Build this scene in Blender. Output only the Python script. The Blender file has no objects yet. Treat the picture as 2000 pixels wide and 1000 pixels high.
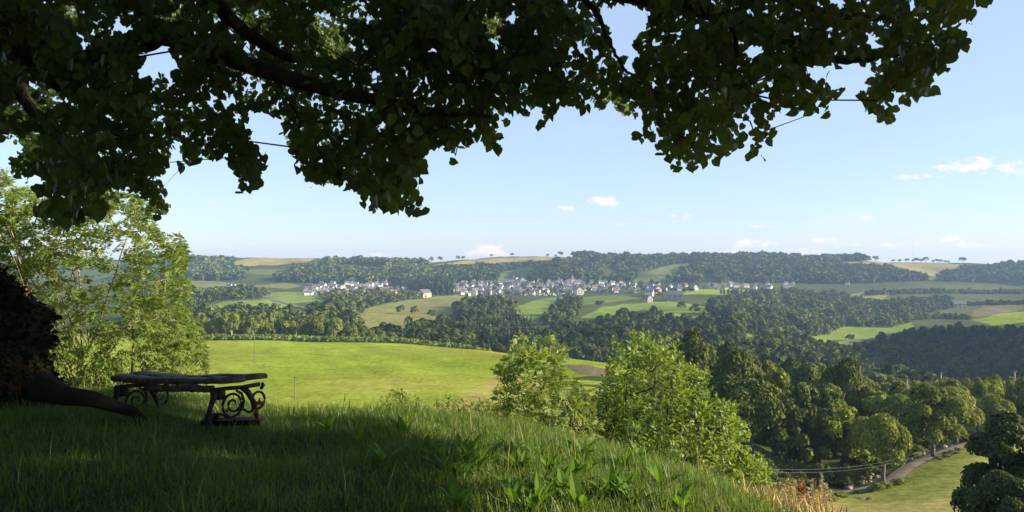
import bpy, math, random
import numpy as np
from mathutils import Vector, Matrix

R = math.radians
rng = np.random.default_rng(11)
random.seed(5)
scene = bpy.context.scene
COL = scene.collection

# ------------------------------------------------------------------ camera, sky, sun, exposure
FPX = 1500.0                       # focal length in photo pixels (photo 2000 x 1000), eye at the origin
SUN_EL, SUN_AZ = 20.0, 97.0        # degrees; azimuth clockwise from straight ahead (+Y), so 97 = from the right, a little behind
cam_d = bpy.data.cameras.new('camera'); cam_d.sensor_width = 36.0; cam_d.lens = 36.0*FPX/2000.0
cam_d.clip_start = 0.05; cam_d.clip_end = 60000.0
cam = bpy.data.objects.new('camera', cam_d); COL.objects.link(cam)
cam.rotation_euler = (R(90), 0, 0)
scene.camera = cam

world = bpy.data.worlds.new('World'); scene.world = world; world.use_nodes = True
wn, wl = world.node_tree.nodes, world.node_tree.links
wn.clear()
def wnode(t, **k):
    n = wn.new(t)
    for a, b in k.items(): setattr(n, a, b)
    return n
def wmath(op, a, b=None, c=None, clamp=False):
    n = wnode('ShaderNodeMath', operation=op); n.use_clamp = clamp
    for i, v in enumerate((a, b, c)):
        if v is None: continue
        if isinstance(v, (int, float)): n.inputs[i].default_value = v
        else: wl.new(v, n.inputs[i])
    return n.outputs[0]
wout = wnode('ShaderNodeOutputWorld'); wbg = wnode('ShaderNodeBackground')
sky = wnode('ShaderNodeTexSky', sky_type='NISHITA', sun_disc=False)
sky.sun_elevation = R(SUN_EL); sky.sun_rotation = R(SUN_AZ)
sky.altitude = 700; sky.air_density = 1.0; sky.dust_density = 0.6; sky.ozone_density = 2.5
wbg.inputs['Strength'].default_value = 0.098
wl.new(wbg.outputs[0], wout.inputs[0])
# small evening cumulus puffs, laid out on the sky by compass direction
tc = wnode('ShaderNodeTexCoord'); sx = wnode('ShaderNodeSeparateXYZ'); wl.new(tc.outputs['Generated'], sx.inputs[0])
yy = wmath('MAXIMUM', sx.outputs[1], 0.05)
az = wmath('DIVIDE', sx.outputs[0], yy); el = wmath('DIVIDE', sx.outputs[2], yy)
cv = wnode('ShaderNodeCombineXYZ'); wl.new(az, cv.inputs[0]); wl.new(wmath('MULTIPLY', el, 1.8), cv.inputs[1])
nz = wnode('ShaderNodeTexNoise'); nz.inputs['Scale'].default_value = 42; nz.inputs['Detail'].default_value = 7; nz.inputs['Roughness'].default_value = 0.62
wl.new(cv.outputs[0], nz.inputs['Vector'])
CLOUDS = [(1925,325,125,20,.95),(1890,312,40,10,.8),(1178,395,34,14,1.0),(1104,405,20,8,.55),(1057,377,11,7,.6),(1292,403,15,7,.45),
          (955,490,52,20,1.05),(985,497,50,12,.8),(1475,478,55,12,.75),(1665,474,45,12,.7),(1755,478,55,10,.6),(1855,465,45,8,.6),
          (1420,495,60,10,.7),(1695,424,20,8,.5),(745,498,35,7,.6),(640,500,40,6,.4),(1560,490,70,9,.8),(1985,330,90,16,.95),(1800,345,60,8,.7),(1610,470,40,8,.7),(1900,480,60,8,.7),(1330,420,25,7,.5),(1210,440,20,6,.45),(1480,440,40,6,.45),(1760,520,80,8,.5),(895,398,12,5,.3)]
acc = None
for (cu, cvv, ru, rv, st) in CLOUDS:
    dx = wmath('MULTIPLY', wmath('SUBTRACT', az, (cu-1000)/FPX), FPX/ru)
    dy = wmath('MULTIPLY', wmath('SUBTRACT', el, (500-cvv)/FPX), FPX/rv)
    m = wmath('SUBTRACT', 1.0, wmath('ADD', wmath('MULTIPLY', dx, dx), wmath('MULTIPLY', dy, dy)))
    m = wmath('MULTIPLY', wmath('MAXIMUM', m, -3.0), st)
    acc = m if acc is None else wmath('MAXIMUM', acc, m)
mm = wmath('ADD', wmath('MULTIPLY', acc, 0.95), wmath('MULTIPLY', wmath('SUBTRACT', nz.outputs[0], 0.56), 4.2))
mr = wnode('ShaderNodeMapRange', interpolation_type='SMOOTHSTEP'); wl.new(mm, mr.inputs[0])
mr.inputs[1].default_value = 0.0; mr.inputs[1].default_value = -.1; mr.inputs[2].default_value = 1.5; mr.inputs[4].default_value = 0.9
# faint high cirrus veil
cn = wnode('ShaderNodeTexNoise'); cn.inputs['Scale'].default_value = 3.2; cn.inputs['Detail'].default_value = 5
cc = wnode('ShaderNodeCombineXYZ'); wl.new(az, cc.inputs[0]); wl.new(wmath('ADD', wmath('MULTIPLY', el, 6.0), wmath('MULTIPLY', az, -.9)), cc.inputs[1]); wl.new(cc.outputs[0], cn.inputs['Vector'])
cr = wnode('ShaderNodeMapRange', interpolation_type='SMOOTHSTEP'); wl.new(cn.outputs[0], cr.inputs[0]); cr.inputs[1].default_value = .5; cr.inputs[2].default_value = .85; cr.inputs[4].default_value = .10
mx0 = wnode('ShaderNodeMix', data_type='RGBA'); sk2 = wnode('ShaderNodeMix', data_type='RGBA'); sk2.inputs[0].default_value = .62; wl.new(sky.outputs[0], sk2.inputs[6]); sk2.inputs[7].default_value = (2.45, 3.05, 4.2, 1)
wl.new(cr.outputs[0], mx0.inputs[0]); wl.new(sk2.outputs[2], mx0.inputs[6]); mx0.inputs[7].default_value = (4.4, 4.6, 4.9, 1)
mx = wnode('ShaderNodeMix', data_type='RGBA'); wl.new(mr.outputs[0], mx.inputs[0]); wl.new(mx0.outputs[2], mx.inputs[6]); mx.inputs[7].default_value = (5.9, 4.6, 4.9, 1)
wl.new(mx.outputs[2], wbg.inputs['Color'])

sun_d = bpy.data.lights.new('sun', 'SUN'); sun_d.energy = 5.0; sun_d.angle = R(0.55); sun_d.color = (1.0, 0.83, 0.58)
sun = bpy.data.objects.new('sun', sun_d); COL.objects.link(sun)
SUN = Vector((math.cos(R(SUN_EL))*math.sin(R(SUN_AZ)), math.cos(R(SUN_EL))*math.cos(R(SUN_AZ)), math.sin(R(SUN_EL))))
sun.rotation_euler = SUN.to_track_quat('Z', 'Y').to_euler()

vs = scene.view_settings; vs.view_transform = 'Standard'; vs.look = 'None'; vs.exposure = 1.3; vs.gamma = 1.0; vs.use_curve_mapping = False
cy = scene.cycles
cy.max_bounces = 6; cy.diffuse_bounces = 3; cy.glossy_bounces = 2; cy.transmission_bounces = 4; cy.volume_bounces = 1; cy.transparent_max_bounces = 4
cy.use_denoising = True
try: cy.denoiser = 'OPENIMAGEDENOISE'
except Exception: pass
cy.sample_clamp_indirect = 6.0; cy.use_adaptive_sampling = False
cy.caustics_reflective = False; cy.caustics_refractive = False

# ------------------------------------------------------------------ helpers
def P(u, v, d):                                     # photo pixel + depth in metres -> point in the place
    return np.array(((u-1000)/FPX*d, d, (500-v)/FPX*d))

def tag(o, label=None, cat=None, group=None, kind=None):
    if label: o['label'] = label
    if cat: o['category'] = cat
    if group: o['group'] = group
    if kind: o['kind'] = kind
    return o

def empty(name, loc, label, cat, group=None, rz=0.0):
    o = bpy.data.objects.new(name, None); COL.objects.link(o); o.empty_display_size = 0.2
    o.location = loc; o.rotation_euler.z = rz
    return tag(o, label, cat, group)

def link(name, me, parent=None, loc=(0, 0, 0)):
    o = bpy.data.objects.new(name, me); COL.objects.link(o); o.location = loc
    if parent is not None: o.parent = parent
    return o

def mesh_np(name, V, Q, mats, tint=None, T=None, col=None, mi=None, smooth=False):
    """V (n,3); Q (m,4) quads; T (k,3) tris; tint: per-vertex float; col: per-vertex rgb"""
    me = bpy.data.meshes.new(name)
    V = np.asarray(V, np.float32)
    nq = 0 if Q is None else len(Q); nt = 0 if T is None else len(T)
    me.vertices.add(len(V)); me.vertices.foreach_set('co', V.ravel())
    loops = []
    if nq: loops.append(np.asarray(Q, np.int32).ravel())
    if nt: loops.append(np.asarray(T, np.int32).ravel())
    lv = np.concatenate(loops)
    me.loops.add(len(lv)); me.loops.foreach_set('vertex_index', lv)
    st = np.concatenate([np.arange(nq)*4, nq*4+np.arange(nt)*3]).astype(np.int32)
    me.polygons.add(nq+nt); me.polygons.foreach_set('loop_start', st)
    if mi is not None: me.polygons.foreach_set('material_index', np.asarray(mi, np.int32))
    me.polygons.foreach_set('use_smooth', np.full(nq+nt, smooth, bool))
    if tint is not None:
        a = me.attributes.new('tint', 'FLOAT', 'POINT'); a.data.foreach_set('value', np.asarray(tint, np.float32))
    if col is not None:
        a = me.attributes.new('field', 'FLOAT_COLOR', 'POINT')
        c4 = np.ones((len(V), 4), np.float32); c4[:, :3] = col; a.data.foreach_set('color', c4.ravel())
    for m in (mats if isinstance(mats, (list, tuple)) else [mats]): me.materials.append(m)
    me.update(calc_edges=True)
    return me

class MB:                                           # collects simple shapes into ONE mesh
    def __init__(s): s.v = []; s.q = []; s.t = []; s.qm = []; s.tm = []; s.n = 0
    def add(s, v, q=(), t=(), m=0):
        v = np.asarray(v, float).reshape(-1, 3)
        for f in q: s.q.append([i+s.n for i in f]); s.qm.append(m)
        for f in t: s.t.append([i+s.n for i in f]); s.tm.append(m)
        s.v.append(v); s.n += len(v)
    def box(s, c, sz, m=0, rz=0.0):
        x, y, z = np.array(sz)/2
        v = np.array([(-x,-y,-z),(x,-y,-z),(x,y,-z),(-x,y,-z),(-x,-y,z),(x,-y,z),(x,y,z),(-x,y,z)])
        k, g = math.cos(rz), math.sin(rz)
        v = np.stack([v[:,0]*k-v[:,1]*g, v[:,0]*g+v[:,1]*k, v[:,2]], 1)+np.array(c)
        s.add(v, [(0,3,2,1),(4,5,6,7),(0,1,5,4),(1,2,6,5),(2,3,7,6),(3,0,4,7)], m=m)
    def tube(s, pts, rad, k=7, m=0, cap=True, lump=0.0):
        pts = np.asarray(pts, float); n = len(pts)
        rad = np.full(n, rad) if np.isscalar(rad) else np.asarray(rad, float)
        d = np.gradient(pts, axis=0); d /= np.linalg.norm(d, axis=1)[:, None]+1e-9
        ref = np.array((0, 0, 1.0)) if abs(d[0, 2]) < .8 else np.array((1.0, 0, 0))
        a0 = np.arange(k)*2*math.pi/k; V = []
        for i in range(n):
            x = np.cross(ref, d[i]); x /= np.linalg.norm(x)+1e-9; y = np.cross(d[i], x); ref = np.cross(x, d[i])*-1 if False else ref
            r = rad[i]*(1+lump*rng.uniform(-1, 1, k)) if lump else rad[i]*np.ones(k)
            V.append(pts[i]+(np.cos(a0)*r)[:, None]*x+(np.sin(a0)*r)[:, None]*y)
        q = [(i*k+j, i*k+(j+1) % k, (i+1)*k+(j+1) % k, (i+1)*k+j) for i in range(n-1) for j in range(k)]
        V = np.concatenate(V); t = []
        if cap:
            V = np.vstack([V, pts[0], pts[-1]]); c0, c1 = n*k, n*k+1
            t = [(c0, (j+1) % k, j) for j in range(k)]+[(c1, (n-1)*k+j, (n-1)*k+(j+1) % k) for j in range(k)]
        s.add(V, q, t, m)
    def mesh(s, name, mats, smooth=False):
        V = np.concatenate(s.v)
        return mesh_np(name, V, np.array(s.q, int).reshape(-1, 4) if s.q else None, mats,
                       T=np.array(s.t, int).reshape(-1, 3) if s.t else None, mi=s.qm+s.tm, smooth=smooth, tint=np.full(len(V), .5))
    def build(s, name, mats, parent=None, smooth=False, loc=(0, 0, 0)): return link(name, s.mesh(name, mats, smooth), parent, loc)

def inpoly(x, y, poly):
    x = np.asarray(x, float); y = np.asarray(y, float); c = np.zeros(x.shape, bool); n = len(poly)
    for i in range(n):
        x1, y1 = poly[i]; x2, y2 = poly[(i+1) % n]
        if y1 == y2: continue
        k = ((y1 > y) != (y2 > y)) & (x < (x2-x1)*(y-y1)/(y2-y1)+x1)
        c ^= k
    return c

def pchip(xs, ys, q):
    xs = np.asarray(xs, float); ys = np.asarray(ys, float); h = np.diff(xs); d = np.diff(ys)/h; n = len(xs)
    m = np.zeros(n); m[0], m[-1] = d[0], d[-1]
    for i in range(1, n-1):
        if d[i-1]*d[i] > 0:
            w1, w2 = 2*h[i]+h[i-1], h[i]+2*h[i-1]; m[i] = (w1+w2)/(w1/d[i-1]+w2/d[i])
    q = np.clip(q, xs[0], xs[-1]); i = np.clip(np.searchsorted(xs, q)-1, 0, n-2); t = (q-xs[i])/h[i]
    return ((2*t**3-3*t**2+1)*ys[i]+(t**3-2*t**2+t)*h[i]*m[i]+(-2*t**3+3*t**2)*ys[i+1]+(t**3-t**2)*h[i]*m[i+1])

def vnoise(x, y, seed=0):                           # smooth value noise in [-1,1]
    x = np.asarray(x, float); y = np.asarray(y, float)
    xi = np.floor(x).astype(np.int64); yi = np.floor(y).astype(np.int64); fx = x-xi; fy = y-yi
    fx = fx*fx*(3-2*fx); fy = fy*fy*(3-2*fy)
    def h(a, b):
        n = (a*374761393+b*668265263+seed*1442695041) & 0x7fffffff
        n = ((n ^ (n >> 13))*1274126177) & 0x7fffffff
        return ((n ^ (n >> 16)) & 0xffff)/32767.5-1
    return (h(xi,yi)*(1-fx)+h(xi+1,yi)*fx)*(1-fy)+(h(xi,yi+1)*(1-fx)+h(xi+1,yi+1)*fx)*fy
def sstep(a, b, x): t = np.clip((x-a)/(b-a), 0, 1); return t*t*(3-2*t)

# ------------------------------------------------------------------ materials
def newmat(name):
    m = bpy.data.materials.new(name); m.use_nodes = True
    return m, m.node_tree.nodes, m.node_tree.links, m.node_tree.nodes['Principled BSDF'], m.node_tree.nodes['Material Output']

def leafmat(name, dark, light, trans=(.2, .25, .04), tw=.3, rough=.55, spec=.3, objvar=.35):
    m, n, l, b, out = newmat(name)
    at = n.new('ShaderNodeAttribute'); at.attribute_name = 'tint'
    oi = n.new('ShaderNodeObjectInfo')
    mix = n.new('ShaderNodeMix'); mix.data_type = 'RGBA'; mix.inputs[6].default_value = (*dark, 1); mix.inputs[7].default_value = (*light, 1)
    l.new(at.outputs['Fac'], mix.inputs[0])
    mr = n.new('ShaderNodeMapRange'); mr.inputs[3].default_value = 1-objvar; mr.inputs[4].default_value = 1+objvar; l.new(oi.outputs['Random'], mr.inputs[0])
    hsv = n.new('ShaderNodeHueSaturation'); l.new(mix.outputs[2], hsv.inputs['Color']); l.new(mr.outputs[0], hsv.inputs['Value'])
    mh = n.new('ShaderNodeMapRange'); mh.inputs[3].default_value = .485; mh.inputs[4].default_value = .515
    ml = n.new('ShaderNodeMath'); ml.operation = 'FRACT'; mk = n.new('ShaderNodeMath'); mk.operation = 'MULTIPLY'; mk.inputs[1].default_value = 7.31
    l.new(oi.outputs['Random'], mk.inputs[0]); l.new(mk.outputs[0], ml.inputs[0]); l.new(ml.outputs[0], mh.inputs[0]); l.new(mh.outputs[0], hsv.inputs['Hue'])
    l.new(hsv.outputs[0], b.inputs['Base Color']); b.inputs['Roughness'].default_value = rough; b.inputs['Specular IOR Level'].default_value = spec
    t = n.new('ShaderNodeBsdfTranslucent'); t.inputs['Color'].default_value = (*trans, 1)
    ms = n.new('ShaderNodeMixShader'); ms.inputs[0].default_value = tw
    l.new(b.outputs[0], ms.inputs[1]); l.new(t.outputs[0], ms.inputs[2]); l.new(ms.outputs[0], out.inputs[0])
    return m

def plainmat(name, c1, c2, scale=6.0, rough=.8, bump=0.0, detail=6, spec=.3):
    m, n, l, b, out = newmat(name)
    t = n.new('ShaderNodeTexCoord'); z = n.new('ShaderNodeTexNoise'); z.inputs['Scale'].default_value = scale; z.inputs['Detail'].default_value = detail
    l.new(t.outputs['Object'], z.inputs['Vector'])
    r = n.new('ShaderNodeMapRange'); r.inputs[1].default_value = .3; r.inputs[2].default_value = .7; l.new(z.outputs[0], r.inputs[0])
    x = n.new('ShaderNodeMix'); x.data_type = 'RGBA'; x.inputs[6].default_value = (*c1, 1); x.inputs[7].default_value = (*c2, 1)
    l.new(r.outputs[0], x.inputs[0]); l.new(x.outputs[2], b.inputs['Base Color'])
    b.inputs['Roughness'].default_value = rough; b.inputs['Specular IOR Level'].default_value = spec
    if bump:
        bp = n.new('ShaderNodeBump'); bp.inputs['Strength'].default_value = bump; bp.inputs['Distance'].default_value = .05; l.new(z.outputs[0], bp.inputs['Height']); l.new(bp.outputs[0], b.inputs['Normal'])
    return m

def terrainmat():
    m, n, l, b, out = newmat('field_grass')
    at = n.new('ShaderNodeAttribute'); at.attribute_name = 'field'
    t = n.new('ShaderNodeTexCoord')
    prev = at.outputs['Color']
    for sc, lo, hi, an in ((.012, .82, 1.18, 1), (.11, .82, 1.18, 1), (.9, .68, 1.32, .45)):
        mp = n.new('ShaderNodeMapping'); mp.inputs['Scale'].default_value = (sc, sc*an, sc); l.new(t.outputs['Object'], mp.inputs['Vector'])
        z = n.new('ShaderNodeTexNoise'); z.inputs['Scale'].default_value = 1.0; z.inputs['Detail'].default_value = 4; l.new(mp.outputs[0], z.inputs['Vector'])
        r = n.new('ShaderNodeMapRange'); r.inputs[1].default_value = .25; r.inputs[2].default_value = .75; r.inputs[3].default_value = lo; r.inputs[4].default_value = hi; l.new(z.outputs[0], r.inputs[0])
        v = n.new('ShaderNodeVectorMath'); v.operation = 'SCALE'; l.new(prev, v.inputs[0]); l.new(r.outputs[0], v.inputs['Scale']); prev = v.outputs[0]
    l.new(prev, b.inputs['Base Color']); b.inputs['Roughness'].default_value = 1.0; b.inputs['Specular IOR Level'].default_value = 0.0
    # standing grass catches a low sun far better than a smooth sheet does: rough sheen-like bump
    z = n.new('ShaderNodeTexNoise'); z.inputs['Scale'].default_value = 1.6; z.inputs['Detail'].default_value = 5; l.new(t.outputs['Object'], z.inputs['Vector'])
    bp = n.new('ShaderNodeBump'); bp.inputs['Strength'].default_value = .35; bp.inputs['Distance'].default_value = .25; l.new(z.outputs[0], bp.inputs['Height']); l.new(bp.outputs[0], b.inputs['Normal'])
    return m

M = {}
M['terrain'] = terrainmat()
M['soil'] = plainmat('soil', (.03, .035, .012), (.06, .06, .022), 3.0, 1.0)
M['grass'] = leafmat('grass_blades', (.024, .057, .010), (.112, .168, .025), (.22, .33, .03), .35, .5, .35, .0)
M['broad'] = leafmat('broad_weed_leaf', (.045, .115, .014), (.11, .20, .028), (.22, .40, .03), .32, .65, .2, .2)
M['lime_leaf'] = leafmat('lime_leaf', (.018, .042, .008), (.058, .104, .020), (.20, .24, .025), .36, .45, .3, .0)
M['ash_leaf'] = leafmat('ash_leaf', (.066, .132, .020), (.168, .236, .046), (.30, .36, .05), .33, .5, .3, .0)
M['young_leaf'] = leafmat('young_leaf', (.085, .150, .022), (.215, .270, .062), (.36, .43, .06), .33, .45, .35, .0)
M['maple_leaf'] = leafmat('maple_leaf', (.065, .135, .015), (.180, .250, .032), (.34, .44, .04), .33, .45, .35, .0)
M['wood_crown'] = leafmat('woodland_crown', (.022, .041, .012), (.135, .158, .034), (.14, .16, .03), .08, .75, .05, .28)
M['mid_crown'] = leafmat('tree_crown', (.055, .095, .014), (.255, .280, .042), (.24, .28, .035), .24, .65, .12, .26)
M['row_crown'] = leafmat('hedgerow_crown', (.080, .115, .018), (.230, .255, .050), (.26, .29, .04), .22, .65, .15, .22)
M['dark_crown'] = leafmat('dark_tree_crown', (.022, .040, .009), (.075, .098, .024), (.10, .13, .02), .2, .6, .2, .25)
M['conifer'] = leafmat('conifer_needles', (.020, .040, .018), (.062, .085, .034), (.06, .08, .02), .1, .7, .1, .25)
M['bark'] = plainmat('bark', (.022, .018, .013), (.075, .062, .045), 9.0, .95, .9)
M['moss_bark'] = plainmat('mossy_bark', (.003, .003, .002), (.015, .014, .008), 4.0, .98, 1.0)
M['pale_bark'] = plainmat('pale_bark', (.16, .12, .075), (.36, .28, .18), 14.0, .8, .3)
M['far_bark'] = plainmat('grey_bark', (.09, .075, .055), (.22, .19, .14), 1.0, .9)
M['pale_trunk'] = plainmat('pale_trunk', (.26, .22, .16), (.45, .38, .28), .6, .9)
M['iron'] = plainmat('rusty_iron', (.008, .0075, .007), (.026, .019, .014), 30, .6, .3)
M['oldwood'] = plainmat('weathered_plank', (.035, .030, .026), (.11, .098, .085), 14, .75, .5)
M['lichen'] = plainmat('lichen_wood', (.05, .045, .04), (.24, .22, .19), 38, .8, .4)
M['asphalt'] = plainmat('asphalt', (.10, .098, .10), (.16, .155, .16), .4, .9)
M['lane'] = plainmat('gravel_lane', (.13, .10, .075), (.24, .19, .15), .5, .95, .2)
M['white_wall'] = plainmat('white_render', (.74, .70, .64), (.84, .81, .77), .4, .9)
M['cream_wall'] = plainmat('cream_render', (.52, .44, .33), (.64, .56, .44), .4, .9)
M['grey_wall'] = plainmat('grey_stone', (.27, .25, .23), (.40, .37, .34), .8, .95)
M['pink_stone'] = plainmat('pink_stone', (.46, .32, .25), (.58, .43, .34), .8, .95)
M['slate'] = plainmat('slate_roof', (.085, .085, .10), (.15, .15, .17), .8, .6)
M['tile'] = plainmat('tiled_roof', (.20, .095, .07), (.30, .15, .11), .8, .8)
M['glass'] = plainmat('window_glass', (.02, .022, .028), (.05, .055, .06), 1.0, .15, spec=.6)
M['post'] = plainmat('post_wood', (.10, .085, .065), (.22, .19, .15), 2.0, .9)
M['steel'] = plainmat('mast_steel', (.22, .22, .23), (.32, .32, .33), 2.0, .6)
M['stone'] = plainmat('field_stone', (.13, .11, .09), (.34, .30, .25), 2.5, .95, .5)
M['wire'] = plainmat('wire', (.12, .12, .12), (.2, .2, .2), 5, .5)
M['straw'] = leafmat('dry_stalks', (.30, .22, .10), (.55, .42, .22), (.35, .28, .12), .25, .7, .2, .2)
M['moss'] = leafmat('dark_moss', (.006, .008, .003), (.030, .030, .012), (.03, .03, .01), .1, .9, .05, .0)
M['rust_straw'] = leafmat('rusty_dry_grass', (.05, .026, .010), (.11, .062, .024), (.1, .06, .02), .2, .8, .1, .1)
M['rust_leaf'] = leafmat('rust_red_seedhead', (.26, .085, .030), (.42, .16, .05), (.45, .15, .04), .25, .7, .2, .15)
M['grey_spike'] = leafmat('grey_flower_spike', (.23, .24, .20), (.46, .47, .42), (.3, .32, .2), .25, .7, .2, .1)
M['dead_leaf'] = leafmat('dead_leaf', (.24, .05, .018), (.36, .10, .03), (.4, .1, .03), .3, .6, .3, .1)
M['yellow'] = leafmat('yellow_flower', (.50, .34, .02), (.62, .44, .04), (.5, .4, .03), .25, .7, .2, .1)

# ------------------------------------------------------------------ terrain
# The lie of the land: for bearings across the view, the drop below eye level at each distance (as tangent * FPX + 500).
SHAPE = {
 -1400: [(26,900),(40,950),(80,856),(130,783),(170,743),(230,701),(290,676),(360,663),(450,655),(600,628),(800,600),(1100,575),(1400,552),(1700,525),(2000,511)],
   0: [(26,880),(40,945),(80,856),(130,783),(170,743),(230,701),(290,676),(360,663),(400,662),(450,655),(520,642),(600,628),(700,612),(800,600),(950,586),(1100,575),(1200,568),(1400,552),(1600,530),(1800,514),(2000,509)],
 400: [(26,880),(40,945),(80,856),(130,783),(170,743),(230,701),(290,676),(360,663),(400,662),(450,655),(520,642),(600,628),(700,612),(800,600),(950,586),(1100,575),(1200,568),(1400,552),(1600,530),(1800,515),(2000,505)],
 600: [(26,890),(40,950),(80,856),(130,785),(170,745),(230,704),(290,680),(350,667),(400,668),(450,660),(520,645),(600,632),(700,615),(800,602),(950,588),(1100,577),(1200,571),(1400,554),(1600,535),(1800,517),(2000,505)],
 800: [(26,910),(40,960),(80,865),(130,787),(170,747),(230,706),(290,683),(340,672),(400,678),(450,672),(520,655),(600,640),(700,624),(800,610),(950,592),(1100,578),(1200,572),(1400,553),(1600,534),(1800,518),(2000,514)],
 1000:[(26,935),(40,987),(80,894),(130,792),(170,750),(230,707),(280,690),(320,695),(400,705),(450,690),(520,668),(600,645),(700,625),(800,610),(950,594),(1100,582),(1200,575),(1400,553),(1600,530),(1800,512),(2000,502)],
 1200:[(26,980),(40,1030),(80,935),(130,815),(170,762),(230,712),(255,712),(300,735),(400,735),(450,715),(520,685),(600,655),(700,626),(750,616),(800,608),(950,593),(1100,580),(1250,567),(1400,553),(1600,528),(1800,508),(2000,505)],
 1400:[(26,1010),(40,1055),(80,960),(100,905),(130,855),(170,812),(230,770),(290,752),(350,735),(400,722),(450,705),(520,675),(600,648),(700,622),(800,606),(950,594),(1100,578),(1250,566),(1400,553),(1600,528),(1800,509),(2000,506)],
 1600:[(26,1040),(40,1075),(60,1040),(80,998),(100,960),(130,897),(170,850),(230,805),(290,775),(350,752),(400,735),(450,718),(520,700),(600,682),(700,660),(800,638),(950,610),(1100,590),(1250,575),(1400,560),(1600,535),(1800,514),(2000,508)],
 1700:[(26,1050),(40,1090),(60,1040),(80,995),(100,955),(115,918),(130,890),(170,850),(230,812),(290,785),(350,765),(400,752),(450,742),(520,722),(600,697),(700,662),(800,642),(950,620),(1100,597),(1250,578),(1400,563),(1600,540),(1800,518),(2000,510)],
 1900:[(26,1060),(40,1100),(60,1035),(80,970),(100,920),(125,868),(150,845),(170,836),(230,815),(290,792),(350,782),(400,777),(450,770),(520,743),(600,704),(700,657),(750,647),(800,644),(950,628),(1100,603),(1250,583),(1400,568),(1600,545),(1800,525),(2000,516)],
 2000:[(26,1060),(40,1100),(60,1040),(80,985),(130,860),(170,830),(230,810),(290,792),(350,785),(400,780),(450,772),(520,740),(600,700),(700,652),(750,643),(800,642),(950,625),(1100,603),(1250,585),(1400,570),(1600,546),(1800,527),(2000,520)],
 2060:[(26,1060),(40,1100),(60,1040),(80,985),(130,860),(170,830),(230,810),(290,792),(350,785),(400,778),(450,762),(520,712),(600,655),(700,618),(750,620),(800,632),(950,622),(1100,603),(1250,585),(1400,570),(1600,546),(1800,527),(2000,520)],
 2300:[(26,1060),(40,1100),(60,1040),(80,985),(130,860),(170,830),(230,800),(290,765),(350,700),(400,620),(450,545),(520,500),(600,490),(700,490),(800,500),(950,570),(1100,590),(1250,585),(1400,570),(1600,546),(1800,527),(2000,520)],
 2700:[(26,1060),(40,1100),(60,1040),(80,985),(130,860),(170,830),(230,800),(290,765),(350,690),(400,600),(450,530),(520,497),(600,490),(700,490),(800,500),(950,570),(1100,590),(1250,585),(1400,570),(1600,546),(1800,527),(2000,520)],
 3600:[(26,1060),(40,1100),(60,1040),(80,985),(130,860),(170,830),(230,810),(400,780),(520,740),(750,643),(950,625),(1250,585),(1600,546),(2000,520)],
}
FARROW = [(2300, 9), (3000, 9), (6000, 6), (14000, 4), (40000, 2)]
LD = np.linspace(math.log(20), math.log(40000), 700)
US = sorted(SHAPE)
_tab = []
for u in US:
    kn = SHAPE[u]; last = kn[-1][1]
    kn = kn+[(d, last+a if d < 5000 else 500+a+8) for d, a in FARROW]
    _tab.append(pchip([math.log(k[0]) for k in kn], [k[1] for k in kn], LD))
_tab = np.array(_tab)                                # (cols, rows)
def pyfar(u, d):
    u = np.asarray(u, float); d = np.asarray(d, float)
    fr = np.clip((np.log(np.maximum(d, 20))-LD[0])/(LD[1]-LD[0]), 0, len(LD)-1.001); r0 = fr.astype(int); fr = fr-r0
    c = np.clip(np.searchsorted(US, u)-1, 0, len(US)-2); ua = np.array(US, float)
    t = np.clip((u-ua[c])/(ua[c+1]-ua[c]), 0, 1)
    def g(ci):
        ci = np.clip(ci, 0, len(US)-1); return _tab[ci, r0]*(1-fr)+_tab[ci, r0+1]*fr
    # cubic (Catmull-Rom on uneven columns) keeps ridges from creasing at the columns
    p0, p1, p2, p3 = g(c-1), g(c), g(c+1), g(c+2)
    h = ua[c+1]-ua[c]; hm = np.maximum(ua[c]-ua[np.clip(c-1, 0, None)], 1); hp = np.maximum(ua[np.clip(c+2, None, len(US)-1)]-ua[c+1], 1)
    m1 = np.where(c > 0, (p2-p0)/(h+hm), (p2-p1)/h)*h; m2 = np.where(c+2 < len(US), (p3-p1)/(h+hp), (p2-p1)/h)*h
    return (2*t**3-3*t**2+1)*p1+(t**3-2*t**2+t)*m1+(-2*t**3+3*t**2)*p2+(t**3-t**2)*m2

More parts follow.
